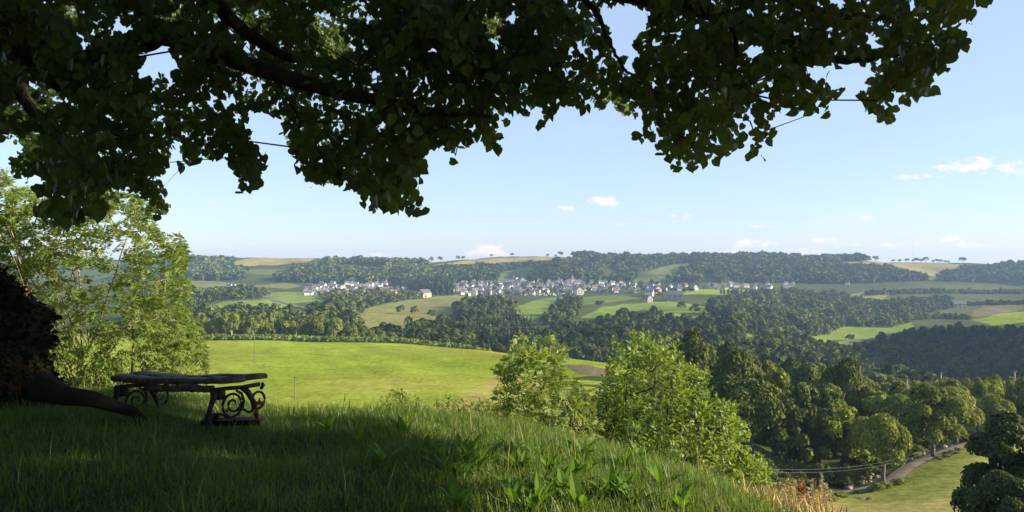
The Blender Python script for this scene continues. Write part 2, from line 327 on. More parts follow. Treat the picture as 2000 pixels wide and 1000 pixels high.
CX = [-60, -8, -2.5, -1.2, 0, 1.07, 1.87, 2.4, 3.0, 4, 6, 30]
CYV = [10.5, 9.8, 9.5, 9.2, 8.6, 7.9, 6.9, 5.8, 4.0, .5, -5, -30]
def crest_s(x, y):                                   # metres beyond the rim of the knoll
    s = y-np.interp(x, CX, CYV)
    return s*np.where(x > 0, .62, .9)
def zknoll(x, y):
    z = -1.60-.085*np.maximum(0, x+1.2)-.018*np.maximum(0, y-6)
    z = z+.22*sstep(-2.5, -4.4, x)*sstep(4, 6.5, y)*sstep(11, 8.5, y)
    s = crest_s(x, y); q = .55*(np.log1p(np.exp(np.clip(s*1.1, -30, 30)))/1.1)
    z = z-q*.8
    return z+.035*vnoise(x*1.1, y*1.1, 3)+.02*vnoise(x*2.7, y*2.7, 4)
def H(x, y):
    x = np.asarray(x, float); y = np.asarray(y, float)
    d = np.maximum(y, 20.0); u = np.clip(1000+x/d*FPX, -1400, 3600)
    zf = -(pyfar(u, d)-500)/FPX*d
    zf = zf+(13*vnoise(x/120+3, y/420, 12)+5*vnoise(x/48, y/150, 13))*sstep(1380, 1560, d)*(1-.75*sstep(1800, 1990, d))
    zf = zf+(2.6*vnoise(x/60, y/90, 14)+1.1*vnoise(x/24, y/32, 15))*sstep(430, 560, d)*sstep(1300, 1050, d)
    zf = zf+(.0012*d*vnoise(x/(.05*300), y/(.05*300), 7)*.35+.4*vnoise(x/28, y/28, 8))*sstep(60, 160, d)
    w = sstep(13, 30, y+np.maximum(0, x)*.35)
    return zknoll(x, y)*(1-w)+zf*w
def ground(u, d): x = (u-1000)/FPX*d; return np.array((x, d, float(H(x, d))))
def vof(x, y): return 500-H(x, y)/y*FPX
def hit(u, v, dmin=60.0, dmax=2300.0):               # where the line of sight through photo point (u, v) meets the land
    d = np.exp(np.linspace(math.log(dmin), math.log(dmax), 1500)); py = vof((u-1000)/FPX*d, d)
    k = np.nonzero(py <= v)[0]
    dd = d[k[0]] if len(k) else d[np.argmin(py)]
    return ground(u, dd)

# fields: outlines on the land as seen (u, v, with distance limits) and their real grass colours
MEADOW = (.205, .262, .030); OLIVE = (.185, .185, .058); DRY = (.30, .235, .085); FRESH = (.165, .225, .042); ROUGH = (.065, .082, .026); FALLOW = (.15, .13, .072)
FIELDS = [
 ((0, 460), [(-1400,640),(1260,640),(1260,900),(-1400,900)], MEADOW, (90, 400)),
 ((90, 260), [(840,800),(905,772),(955,738),(985,728),(1010,735),(1060,745),(1100,760),(1200,800),(1200,860),(840,860)], (.25, .235, .062), None),
 ((150, 300), [(1098,713),(1140,713),(1200,722),(1200,738),(1130,732)], FALLOW, None),
 ((40, 150), [(1480,975),(1560,972),(1620,966),(1690,956),(1735,942),(1765,920),(1800,900),(1840,885),(1890,868),(1960,856),(2300,846),(2300,1060),(1480,1060)], (.235, .245, .055), None),
 ((40, 105), [(1480,968),(1700,985),(1880,970),(1880,1060),(1480,1060)], (.31, .265, .085), None),
 ((450, 1250), [(690,640),(700,618),(720,600),(770,588),(860,579),(940,570),(900,590),(925,600),(880,612),(870,625),(800,640),(740,650)], OLIVE, None),
 ((450, 1250), [(1005,625),(1012,598),(1050,585),(1110,578),(1130,585),(1095,600),(1075,615),(1030,630)], FRESH, None),
 ((450, 1250), [(1135,620),(1180,600),(1240,590),(1310,588),(1375,600),(1395,625),(1340,622),(1260,605),(1180,622)], FRESH, None),
 ((450, 1300), [(1060,588),(1200,575),(1260,582),(1160,595),(1100,600)], (.13,.165,.045), None),
 ((450, 1250), [(395,600),(440,588),(520,586),(570,595),(540,605),(470,608)], FRESH, None),
 ((450, 1250), [(510,585),(520,572),(600,570),(665,583),(640,588),(560,592)], FRESH, None),
 ((450, 1250), [(540,612),(600,605),(640,608),(610,622)], OLIVE, None),
 ((900, 1500), [(340,555),(380,546),(480,556),(470,564),(400,562)], OLIVE, None),
 ((900, 1500), [(480,560),(560,553),(590,558),(560,564)], OLIVE, None),
 ((1300, 2100), [(470,535),(490,525),(560,526),(580,538)], (.13,.15,.05), None),
 ((1700, 2400), [(440,516),(480,505),(620,503),(600,513),(500,520)], DRY, None),
 ((1700, 2400), [(850,518),(930,505),(1150,500),(1110,506),(960,514)], DRY, None),
 ((1300, 2100), [(960,550),(985,530),(1045,520),(1035,545)], (.10,.125,.045), None),
 ((1300, 2100), [(1225,552),(1260,530),(1330,514),(1390,512),(1350,522),(1300,550)], (.13,.155,.05), None),
 ((1300, 2200), [(1410,558),(1405,540),(1430,545),(1450,560)], OLIVE, None),
 ((900, 1500), [(1330,575),(1350,564),(1460,566),(1470,576)], MEADOW, None),
 ((1300, 2300), [(1735,516),(1800,508),(1890,518),(1850,530),(1820,550),(1790,535)], (.27, .235, .085), None),
 ((1300, 2300), [(1620,514),(1740,508),(1740,520),(1640,520)], (.23,.21,.08), None),
 ((700, 1700), [(1670,600),(1690,570),(1800,556),(2400,556),(2400,632),(1900,632),(1700,640)], (.082, .098, .036), None),
 ((700, 1700), [(1660,575),(1700,568),(1740,572),(1720,585),(1670,590)], (.19,.20,.06), None),
 ((700, 1500), [(1900,625),(1960,612),(2400,590),(2400,640),(1960,640)], MEADOW, None),
 ((700, 1500), [(1890,620),(1920,595),(2000,590),(2000,604),(1950,615)], FALLOW, None),
 ((600, 1300), [(1560,665),(1640,640),(1780,630),(1790,645),(1700,660),(1650,680),(1580,680)], FRESH, None),
 ((450, 1200), [(1445,655),(1465,648),(1495,662),(1500,682),(1455,675)], FRESH, None),
]
def field_colour(x, y, z):
    u = 1000+x/y*FPX; v = 500-z/y*FPX
    c = np.tile(np.array(ROUGH), (len(x), 1))
    uj = u+vnoise(u/25, v/6, 21)*5; vj = v+vnoise(u/30, v/8, 22)*1.2
    for (d0, d1), poly, colr, lim in FIELDS:
        k = inpoly(uj, vj, poly) & (y > d0) & (y < d1)
        c[k] = colr
    k = (u < 1260) & (y > 90) & (y < 400) & (v > 655)
    band = 1+.12*vnoise((x*.94+y*.34)/3.4, (y*.94-x*.34)/70, 23)+.10*vnoise((x*.94+y*.34)/11, (y*.94-x*.34)/160, 24)+.06*vnoise(x/9, y/14, 25)
    c[k] *= band[k][:, None]
    dry = np.clip(vnoise(x/30, y/55, 26)-.25, 0, 1)*.9*k; c = c*(1-dry[:, None])+np.array((.255, .245, .055))*dry[:, None]
    for (xa, ya, xb, yb) in ((400, 705, 520, 716), (520, 716, 640, 722), (520, 738, 590, 790), (455, 700, 530, 742), (600, 690, 980, 742)):
        t = np.clip(((u-xa)*(xb-xa)+(v-ya)*(yb-ya))/((xb-xa)**2+(yb-ya)**2), 0, 1); dd = np.abs(v-(ya+t*(yb-ya)))+np.maximum(0, np.abs(u-(xa+t*(xb-xa)))-6)
        w = k*np.clip(1.3-dd, 0, 1)*.38; c = c*(1-w[:, None])+np.array((.11, .12, .035))*w[:, None]
    return c
nu, nd = 760, 760
ug = np.linspace(-1300, 3500, nu); ug = np.where((ug > -200) & (ug < 2200), ug, ug)
ug = np.unique(np.concatenate([np.linspace(-1300, -200, 60), np.linspace(-200, 2200, 640), np.linspace(2200, 3500, 60)]))
dg = np.exp(np.concatenate([np.linspace(math.log(22), math.log(100), 110), np.linspace(math.log(100.5), math.log(2300), 560), np.linspace(math.log(2315), math.log(2550), 6)]))
UU, DD = np.meshgrid(ug, dg); X = ((UU-1000)/FPX*DD).ravel(); Y = DD.ravel(); Z = H(X, Y)
colr = field_colour(X, Y, Z)
Zt = Z-np.where(Y < 30, 1.2*sstep(30, 25, Y), 0)
nr, nc = UU.shape; idx = np.arange(nr*nc).reshape(nr, nc)
Q = np.stack([idx[:-1, :-1], idx[:-1, 1:], idx[1:, 1:], idx[1:, :-1]], -1).reshape(-1, 4)
terrain = link('terrain', mesh_np('terrain', np.stack([X, Y, Zt], 1), Q, M['terrain'], col=colr, smooth=True))
tag(terrain, 'rolling valley of meadows and pastures below the knoll', None, None, 'structure')
# near knoll
kx = np.concatenate([np.linspace(-45, -9, 60), np.linspace(-8.9, 8.9, 240), np.linspace(9, 45, 60)]); ky = np.concatenate([np.linspace(-40, 2, 50), np.linspace(2.05, 14, 170), np.linspace(14.2, 31, 60)])
KX, KY = np.meshgrid(kx, ky); KZ = H(KX.ravel(), KY.ravel()); nr, nc = KX.shape; idx = np.arange(nr*nc).reshape(nr, nc)
Q = np.stack([idx[:-1, :-1], idx[:-1, 1:], idx[1:, 1:], idx[1:, :-1]], -1).reshape(-1, 4)
ground_o = link('ground', mesh_np('ground', np.stack([KX.ravel(), KY.ravel(), KZ], 1), Q, M['soil'], smooth=True))
tag(ground_o, 'earth of the grassy knoll under the bench', None, None, 'structure')

# ribbons laid on the land
def ribbon(name, pts, width, mat, lift=.05, label=None):
    pts = np.array(pts, float); seg = np.concatenate([[0], np.cumsum(np.linalg.norm(np.diff(pts[:, :2], axis=0), axis=1))])
    s = np.linspace(0, seg[-1], max(12, int(seg[-1]/2.0)))
    px, py_ = pchip(seg, pts[:, 0], s), pchip(seg, pts[:, 1], s)
    tx, ty = np.gradient(px), np.gradient(py_); ln = np.hypot(tx, ty); nx, ny = -ty/ln, tx/ln
    rows = []
    for k in (-.5, -.17, .17, .5):
        ax, ay = px+nx*width*k, py_+ny*width*k; rows.append(np.stack([ax, ay, H(ax, ay)+lift+(.12 if abs(k) < .3 else 0)], 1))
    V = np.concatenate(rows); n = len(s)
    Q = [(r*n+i, r*n+i+1, (r+1)*n+i+1, (r+1)*n+i) for r in range(3) for i in range(n-1)]
    o = link(name, mesh_np(name, V, Q, mat, smooth=True)); tag(o, label, None, None, 'structure'); return o
LANE = [hit(u, v, 55, 200) for u, v in ((1560,972),(1620,966),(1690,956),(1735,942),(1765,920),(1800,900),(1840,885),(1890,868),(1960,856),(2080,846))]
ribbon('lane', LANE, 2.5, M['lane'], .12, 'stony lane curving past the wood below the knoll')
ribbon('road', [hit(u, v, 450, 1400) for u, v in ((515,578),(540,588),(570,596),(598,602),(590,608),(570,616),(555,624))], 9.0, M['asphalt'], .5, 'grey road winding through the valley fields')
ribbon('track', [hit(u, v, 500, 1300) for u, v in ((1595,688),(1640,672),(1680,665),(1720,658))], 3.5, M['lane'], .4, 'pale farm track crossing the small valley meadow')

# ------------------------------------------------------------------ crowns made of leaf clumps
def unit(v): return v/(np.linalg.norm(v, axis=-1, keepdims=True)+1e-9)
def quads(c, nrm, size, r=rng, asp=1.0):
    """irregular leaf-clump quads at c with normals nrm"""
    n = len(c); t = unit(np.cross(nrm, r.normal(size=(n, 3)))); b = np.cross(nrm, t)
    s = (np.asarray(size)*np.ones(n))[:, None, None]
    k = np.array([(-1, -1), (1, -1), (1, 1), (-1, 1)])[None]*.5+r.uniform(-.22, .22, (n, 4, 2))
    return c[:, None]+s*(k[..., :1]*t[:, None]*asp+k[..., 1:]*b[:, None])
def crown_proto(n, seed, kind='broad', q=.2, jit=.22):
    """crown in a unit box: radius about 1, base z=0, top z=2; returns quads (n,4,3) and tint (n,)"""
    r = np.random.default_rng(seed)
    if kind == 'conifer':
        z = r.uniform(0, 1, n*2)**1.3; ang = r.uniform(0, 6.283, n*2); rad = (1-z)*(.82+.18*np.sin(z*40+ang*2))+.03
        rad *= r.uniform(.75, 1.05, n*2); k = r.uniform(0, 1, n*2) < (1-z)*.8+.2; z, ang, rad = z[k][:n], ang[k][:n], rad[k][:n]
        c = np.stack([np.cos(ang)*rad, np.sin(ang)*rad, z*2], 1); nm = unit(np.stack([np.cos(ang), np.sin(ang), .9+0*ang], 1)+r.normal(size=(len(c), 3))*.45)
        return quads(c, nm, q*r.uniform(.7, 1.2, len(c)), r), np.clip(r.uniform(.1, .6, len(c))+.25*z, 0, 1)
    nl = {'broad': 11, 'dense': 15, 'column': 9, 'open': 13, 'bush': 8, 'ragged': 30}[kind]
    L = []; 
    for i in range(nl):
        a = i*2.4+r.uniform(-.4, .4); zz = r.uniform(.1, 1.0) if kind != 'column' else (i+.5)/nl
        rr = math.sqrt(max(0, 1-(1.3*zz-.45)**2))*r.uniform(.35, .72) if kind != 'column' else .25*r.uniform(.4, 1)
        L.append((math.cos(a)*rr, math.sin(a)*rr, .35+zz*1.25, r.uniform(.30, .50)*(.50 if kind == 'ragged' else .78 if kind == 'open' else 1)))
    if kind == 'ragged': L = [(a*1.14, b_*1.14, c_, d_) for a, b_, c_, d_ in L]
    L.append((0, 0, 1.0, .42 if kind == 'ragged' else .62)); L = np.array(L)
    w = L[:, 3]**2; li = r.choice(len(L), n*3, p=w/w.sum()); dr = unit(r.normal(size=(n*3, 3))); dr[:, 2] = np.where(dr[:, 2] < -.35, -dr[:, 2], dr[:, 2])
    c = L[li, :3]+dr*(L[li, 3]*r.uniform(.72, 1.06, n*3))[:, None]
    dist = np.linalg.norm(c[:, None]-L[None, :, :3], axis=2)/L[None, :, 3]; dist[np.arange(n*3), li] = 9
    c, dr, li = [a[dist.min(1) > .74][:n] for a in (c, dr, li)]
    nm = unit(dr+jit*r.normal(size=c.shape)+np.array((0, 0, .12))); tl = r.uniform(-.18, .18, len(L))[li]
    return quads(c, nm, q*r.uniform(.6, 1.3, len(c)), r), np.clip(.45+tl+r.normal(size=len(c))*.17, 0, 1)
def crown_mesh(name, n, seed, kind, q, mat, jit=.5):
    qd, t = crown_proto(n, seed, kind, q, jit); V = qd.reshape(-1, 3)
    return mesh_np(name, V, np.arange(len(V)).reshape(-1, 4), mat, tint=np.repeat(t, 4))
def wood(name, label, pts, rad, hei, protos, mat, tree_tint):
    """one far wood that reads as a mass: every crown of it in one mesh"""
    Vs, Ts = [], []; N = len(pts); which = rng.integers(0, len(protos), N)
    for k, (qd, t) in enumerate(protos):
        i = np.nonzero(which == k)[0]
        if not len(i): continue
        a = rng.uniform(0, 6.283, len(i)); ca, sa = np.cos(a)[:, None, None], np.sin(a)[:, None, None]
        x = qd[None, ..., 0]; y = qd[None, ..., 1]; z = qd[None, ..., 2]
        rr = rad[i][:, None, None]; hh = hei[i][:, None, None]
        V = np.stack([(x*ca-y*sa)*rr+pts[i, 0][:, None, None], (x*sa+y*ca)*rr+pts[i, 1][:, None, None], z*.5*hh+pts[i, 2][:, None, None]], -1)
        Vs.append(V.reshape(-1, 3)); Ts.append(np.repeat(np.clip(t[None]+tree_tint[i][:, None], 0, 1), 4, axis=1).ravel())
    V = np.concatenate(Vs); o = link(name, mesh_np(name, V, np.arange(len(V)).reshape(-1, 4), mat, tint=np.concatenate(Ts)))
    return tag(o, label, name, None, 'stuff')
def scatter(poly, d0, d1, cell, holes=(), keep=1.0):
    us = [p[0] for p in poly]; out = []
    xs0, xs1 = (min(us)-1000)/FPX*(d1 if min(us) < 1000 else d0), (max(us)-1000)/FPX*(d1 if max(us) > 1000 else d0)
    gx, gy = np.meshgrid(np.arange(xs0, xs1, cell), np.arange(d0, d1, cell)); x = gx.ravel()+rng.uniform(-.45, .45, gx.size)*cell; y = gy.ravel()+rng.uniform(-.45, .45, gx.size)*cell
    y = np.maximum(y, d0); z = H(x, y); u = 1000+x/y*FPX; v = 500-z/y*FPX
    k = inpoly(u, v, poly)
    for h in holes:
        hm = np.mean([q[1] for q in h]); k &= ~inpoly(u, v, [(a, b+(8*1000/d0 if b > hm else 0)) for a, b in h])
    k &= rng.uniform(size=len(x)) < keep
    return np.stack([x, y, z], 1)[k]
FAR_B = [crown_proto(72, s, ('broad', 'open', 'dense', 'broad', 'broad', 'open', 'column', 'broad')[s], .44, .3) for s in range(8)]
MID_B = [crown_proto(190, 20+s, ('broad', 'open', 'broad', 'dense', 'broad', 'open', 'column', 'broad')[s], .27, .3) for s in range(8)]
FAR_C = [crown_proto(60, 40+s, 'conifer', .42) for s in range(5)]
WOODS = [
 # name, label, polygon of trunk feet (photo u,v), distance range, cell, mean radius, mean height, kind, tint, holes
 ('woodland','blue-hazed wood on the left half of the far ridge',[(250,503),(470,513),(590,513),(700,512),(800,516),(905,517),(905,551),(870,555),(780,556),(590,553),(480,548),(250,548)],(1350,2030),10.0,6.2,12,'far',0,
   [[(455,524),(455,495),(640,495),(625,519)],[(640,524),(660,516),(760,518),(740,526)],[(840,524),(840,495),(905,495),(905,522)],[(470,536),(485,526),(570,527),(580,538)],[(470,548),(480,541),(530,540),(540,549)]]),
 ('woodland','wooded far ridge slope straight above the village',[(900,516),(985,512),(1060,506),(1120,503),(1300,503),(1420,505),(1420,553),(1280,552),(900,553)],(1350,2030),10.0,6.2,12,'far',0,
   [[(890,521),(960,518),(1060,512),(1120,508),(1130,490),(890,495)],[(1170,530),(1200,520),(1215,535),(1180,545)],[(1370,540),(1395,535),(1400,552),(1375,553)],[(960,550),(985,530),(1045,520),(1035,545)],[(1225,552),(1260,530),(1330,514),(1390,512),(1350,522),(1300,550)]]),
 ('woodland','wood on the ridge right of the village',[(1420,505),(1500,503),(1600,505),(1730,508),(1745,530),(1815,549),(1640,556),(1540,553),(1420,553)],(1330,2030),10.2,6.2,12,'far',0,
   [[(1640,512),(1745,508),(1745,519),(1640,519)],[(1405,540),(1430,545),(1450,560),(1400,560)],[(1440,530),(1470,532),(1480,545),(1450,545)]]),
 ('woodland','dark wood on the far right skyline',[(1825,551),(1870,531),(1950,523),(2000,521),(2400,523),(2400,556),(2000,553)],(1350,2030),10.0,6.2,13,'far',-.08,()),
 ('woodland','small dark conifer wood beside the village',[(775,556),(885,556),(885,576),(862,578),(800,568)],(1050,1450),7.0,3.2,15,'con',-.15,()),
 ('woodland','trees mixed in below the left houses of the village',[(620,579),(660,573),(790,571),(830,581),(770,592),(720,600),(640,590)],(900,1350),11,4.0,7,'far',.05,[[(665,583),(690,580),(700,588),(660,590)]]),
 ('woodland','clump of big trees between two pale fields left of the barn',[(600,618),(640,610),(690,595),(715,606),(690,626),(695,645),(660,658),(600,652)],(430,1100),9.0,5.4,11,'mid',0,()),
 ('woodland','dark hedges and copses under the far left hamlet',[(250,566),(400,577),(500,571),(530,577),(490,584),(430,588),(380,600),(250,606)],(760,1300),9.0,4.5,10,'far',-.05,[[(395,600),(440,588),(520,586),(530,596),(470,606)]]),
 ('woodland','belt of dark trees behind the yellow-green hedgerow',[(250,622),(420,626),(500,624),(560,626),(600,630),(610,652),(700,664),(250,656)],(455,850),8.8,5.0,11,'mid',-.05,[[(540,612),(600,605),(640,608),(610,622)]]),
 ('woodland','tree belt behind the crest of the bright meadow',[(690,668),(740,663),(790,660),(870,640),(940,642),(930,665),(920,690),(800,688),(700,672)],(440,760),8.8,5.0,10,'mid',0,()),
 ('woodland','wooded dip below the centre of the village',[(885,606),(905,599),(960,594),(1008,598),(1005,620),(990,632),(930,634),(890,618)],(620,1150),9.0,5.0,11,'mid',-.05,()),
 ('woodland','young conifer plantation in the middle of the valley',[(930,656),(965,642),(1010,632),(1040,642),(1035,665),(1010,692),(940,694)],(440,760),4.6,2.1,10,'con',.2,()),
 ('woodland','dark wooded spur behind the two young trees',[(1000,694),(1060,672),(1120,657),(1165,652),(1230,637),(1290,636),(1330,644),(1430,658),(1450,675),(1440,725),(1190,740),(1010,710)],(420,790),7.4,5.4,13,'mid',-.30,()),  # strong negative tint puts the spur's shade into its crown colour
 ('woodland','hedge of trees climbing between the green fields to the village',[(1060,622),(1090,600),(1105,588),(1135,590),(1135,615),(1090,632),(1060,640)],(600,1150),8.5,4.2,8,'mid',-.05,()),
 ('woodland','broad mass of trees filling the valley right of centre',[(1395,596),(1420,584),(1500,579),(1560,573),(1640,580),(1690,596),(1740,602),(1780,610),(1780,628),(1740,640),(1640,640),(1620,655),(1570,664),(1560,685),(1440,690),(1425,645),(1380,606)],(450,1350),9.8,5.4,10,'mid',.03,
   [[(1445,655),(1465,648),(1495,662),(1500,682),(1455,675)],[(1600,655),(1650,638),(1700,640),(1640,660)]]),
 ('woodland','copses by the lower fields at the far right',[(1690,600),(1740,596),(1860,585),(1862,604),(1790,618),(1770,636),(1720,638)],(700,1300),10.0,5.0,10,'mid',.03,()),
 ('woodland','trees in the valley bottom behind the near wood',[(1420,705),(1560,682),(1640,702),(1710,722),(1800,765),(1800,790),(1600,770),(1500,745),(1420,740)],(300,640),8.8,5.2,10,'mid',.06,()),
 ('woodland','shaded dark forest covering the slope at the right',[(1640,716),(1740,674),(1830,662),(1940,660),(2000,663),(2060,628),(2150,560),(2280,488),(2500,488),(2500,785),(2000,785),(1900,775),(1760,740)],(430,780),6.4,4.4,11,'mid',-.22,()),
 ('hedge','hedge line crossing the shaded field at the far right under the skyline wood',[(1690,574),(1780,570),(1900,571),(2200,573),(2200,576),(1900,574.5),(1780,574),(1690,578)],(900,1500),5.5,3.0,6,'far',-.05,()),
 ('hedge','hedge line above the bare brown strip at the far right',[(1800,601),(1880,594),(2000,592),(2200,592),(2200,595),(2000,595.5),(1880,598),(1800,606)],(800,1300),5.0,2.6,5,'far',-.05,()),
 ('hedge','hedge between the two lower pastures at the far right',[(1690,632),(1760,622),(1850,618),(1895,622),(1895,626),(1850,622.5),(1760,627),(1690,638)],(650,1200),4.5,2.4,5,'mid',0,()),
 ('woodland','trees standing among the village houses',[(870,572),(900,556),(1140,554),(1300,553),(1420,560),(1330,574),(1300,580),(1100,572),(1000,578)],(1080,1420),24,3.4,6,'far',.05,()),
]
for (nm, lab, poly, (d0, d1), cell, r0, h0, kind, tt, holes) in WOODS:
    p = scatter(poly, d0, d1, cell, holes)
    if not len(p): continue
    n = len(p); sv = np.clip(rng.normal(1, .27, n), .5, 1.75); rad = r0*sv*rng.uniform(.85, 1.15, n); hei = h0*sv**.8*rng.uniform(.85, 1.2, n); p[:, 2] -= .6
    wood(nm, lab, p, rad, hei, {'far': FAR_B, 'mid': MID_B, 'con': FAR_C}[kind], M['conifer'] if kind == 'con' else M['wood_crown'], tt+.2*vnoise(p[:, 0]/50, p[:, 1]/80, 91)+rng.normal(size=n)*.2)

# ------------------------------------------------------------------ single trees (trunk + crown), shared meshes
def trunk_mesh(name, mat, seed, limbs=4):
    r = random.Random(seed); b = MB(); top = 1.25
    pts = [(r.uniform(-.03, .03)*i, r.uniform(-.03, .03)*i, top*i/4) for i in range(5)]
    b.tube(pts, [.085, .07, .06, .045, .02], 7)
    for i in range(limbs):
        a = i*6.283/limbs+r.uniform(-.5, .5); z = .55+.12*i
        b.tube([(0, 0, z), (math.cos(a)*.25, math.sin(a)*.25, z+.25), (math.cos(a)*.5, math.sin(a)*.5, z+.6)], [.04, .028, .01], 5)
    return b.mesh(name, mat, True)
TR = {k: [trunk_mesh('trunk', M[m], 3*i+j) for i in range(2)] for j, (k, m) in enumerate((('grey', 'far_bark'), ('pale', 'pale_trunk')))}
CR = {
 'near':  [crown_mesh('crown', 8500, 100+i, 'ragged' if i % 2 else 'open', .060, M['mid_crown'], .6) for i in range(6)],
 'neardark': [crown_mesh('crown', 8000, 120+i, 'ragged' if i % 2 else 'dense', .064, M['wood_crown'], .55) for i in range(5)],
 'row':   [crown_mesh('crown', 1500, 140+i, 'broad', .12, M['row_crown']) for i in range(6)],
 'rowdark': [crown_mesh('crown', 700, 150+i, 'dense', .18, M['wood_crown']) for i in range(3)],
 'far':   [crown_mesh('crown', 170, 160+i, 'dense', .28, M['wood_crown']) for i in range(4)],
 'column':[crown_mesh('crown', 420, 170+i, 'column', .2, M['row_crown']) for i in range(3)],
 'bush':  [crown_mesh('crown', 1400, 180+i, 'bush', .12, M['wood_crown']) for i in range(3)],
 'verge': [crown_mesh('crown', 700, 185+i, 'bush', .16, M['row_crown']) for i in range(2)],
 'dark':  [crown_mesh('crown', 26000, 190, 'ragged', .036, M['dark_crown'], .6)],
}
def tree(name, loc, rad, hei, kind, label, cat='tree', group=None, clear=.18, trunk='grey'):
    """loc at the foot; crown starts at clear*hei"""
    e = empty(name, loc, label, cat, group, rng.uniform(0, 6.28))
    c = link('crown', random.choice(CR[kind]), e, (0, 0, clear*hei)); c.scale = (rad, rad, hei*(1-clear)/2)
    t = link('trunk', random.choice(TR[trunk]), e, (0, 0, -.3)); t.scale = (hei*.32, hei*.32, hei*.55)
    return e
# near wood behind the lane
def near_tree(u, d, rad, hei, kind, label, group=None, **k):
    p = ground(u, d); p[2] -= .3; return tree('broadleaf_tree', p, rad, hei, kind, label, 'tree', group, **k)
SPOTS = []
def wood_spots(n, u0, u1, dfun, mind):
    tries = 0
    while n and tries < 6000:
        tries += 1; u = rng.uniform(u0, u1); lo, hi = dfun(u); d = rng.uniform(lo, hi); x = (u-1000)/FPX*d
        if all((x-a)**2+(d-b)**2 > mind**2 for a, b, _ in SPOTS): SPOTS.append((x, d, u)); n -= 1
wood_spots(42, 1310, 1660, lambda u: (np.interp(u, [1310, 1450, 1660], [128, 112, 128]), np.interp(u, [1310, 1450, 1660], [178, 215, 265])), 6.4)
wood_spots(54, 1660, 2080, lambda u: (np.interp(u, [1660, 1760, 1900, 2080], [128, 140, 150, 150]), np.interp(u, [1660, 1900, 2080], [265, 265, 250])), 7.0)
for x, d, u in SPOTS:
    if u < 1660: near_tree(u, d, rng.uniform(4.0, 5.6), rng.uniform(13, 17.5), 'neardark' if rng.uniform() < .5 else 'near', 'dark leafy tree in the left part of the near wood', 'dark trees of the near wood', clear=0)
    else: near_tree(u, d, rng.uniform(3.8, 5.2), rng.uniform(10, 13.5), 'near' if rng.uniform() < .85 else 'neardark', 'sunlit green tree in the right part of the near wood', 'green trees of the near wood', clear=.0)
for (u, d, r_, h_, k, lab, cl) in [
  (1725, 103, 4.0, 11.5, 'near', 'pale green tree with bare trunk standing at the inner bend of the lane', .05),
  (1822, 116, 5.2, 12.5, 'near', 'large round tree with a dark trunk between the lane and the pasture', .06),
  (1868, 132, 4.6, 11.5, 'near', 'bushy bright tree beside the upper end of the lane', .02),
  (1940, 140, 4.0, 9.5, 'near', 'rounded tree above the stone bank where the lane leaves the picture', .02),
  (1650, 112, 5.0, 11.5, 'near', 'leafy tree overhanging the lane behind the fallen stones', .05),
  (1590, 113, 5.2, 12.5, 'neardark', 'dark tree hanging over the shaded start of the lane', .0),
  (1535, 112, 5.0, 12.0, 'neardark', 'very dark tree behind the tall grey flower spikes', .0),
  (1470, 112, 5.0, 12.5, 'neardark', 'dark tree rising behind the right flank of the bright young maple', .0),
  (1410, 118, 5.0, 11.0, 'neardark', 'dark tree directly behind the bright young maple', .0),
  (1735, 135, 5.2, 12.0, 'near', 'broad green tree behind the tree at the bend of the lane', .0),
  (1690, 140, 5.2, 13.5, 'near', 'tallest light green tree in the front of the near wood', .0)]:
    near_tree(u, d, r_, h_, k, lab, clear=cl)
for i in range(110):
    t = rng.uniform(0, 1); k = rng.integers(0, 8); q = LANE[k]*(1-t)+LANE[k+1]*t; off = rng.uniform(2.8, 8); x, y = q[0]-off*.5, q[1]+off
    if k < 5 and rng.uniform() < .0: continue
    tree('lane_shrub', (x, y, float(H(x, y))-.2), rng.uniform(.8, 1.9), rng.uniform(1.2, 3.0), 'bush', 'low shrub in the shade under the wood edge beside the lane', 'shrub', 'shrubs under the wood edge', 0)
for i in range(26):
    t = rng.uniform(0, 1); k = int(rng.choice([0, 1, 1, 2, 5, 6, 7])); q = LANE[k]*(1-t)+LANE[k+1]*t; off = rng.uniform(1.7, 2.6); x, y = q[0]+off*.45, q[1]-off
    tree('verge_bush', (x, y, float(H(x, y))-.15), rng.uniform(.5, 1.1), rng.uniform(.5, 1.2), 'verge', 'low weedy bush on the pasture verge of the lane', 'bush', 'verge bushes along the lane', 0)
# dead poles sticking out of the near wood
for u, d, h in ((1640, 205, 13.5), (1660, 190, 13), (1772, 180, 12), (1838, 172, 13), (1982, 172, 12)):
    e = ground(u, d); b = MB(); b.tube([(0, 0, -.5), (.1, 0, h*.5), (.05, .1, h)], [.32, .24, .12], 6)
    for k in range(14):
        z = h*(.45+.04*k); a = k*2.4; b.tube([(0, 0, z), (math.cos(a)*.5, math.sin(a)*.5, z+.5)], [.07, .02], 4)
    tag(b.build('bare_tree_trunk', M['pale_trunk'], None, True, e), 'bare pale trunk poking up above the near wood', 'tree trunk', 'bare trunks above the near wood')
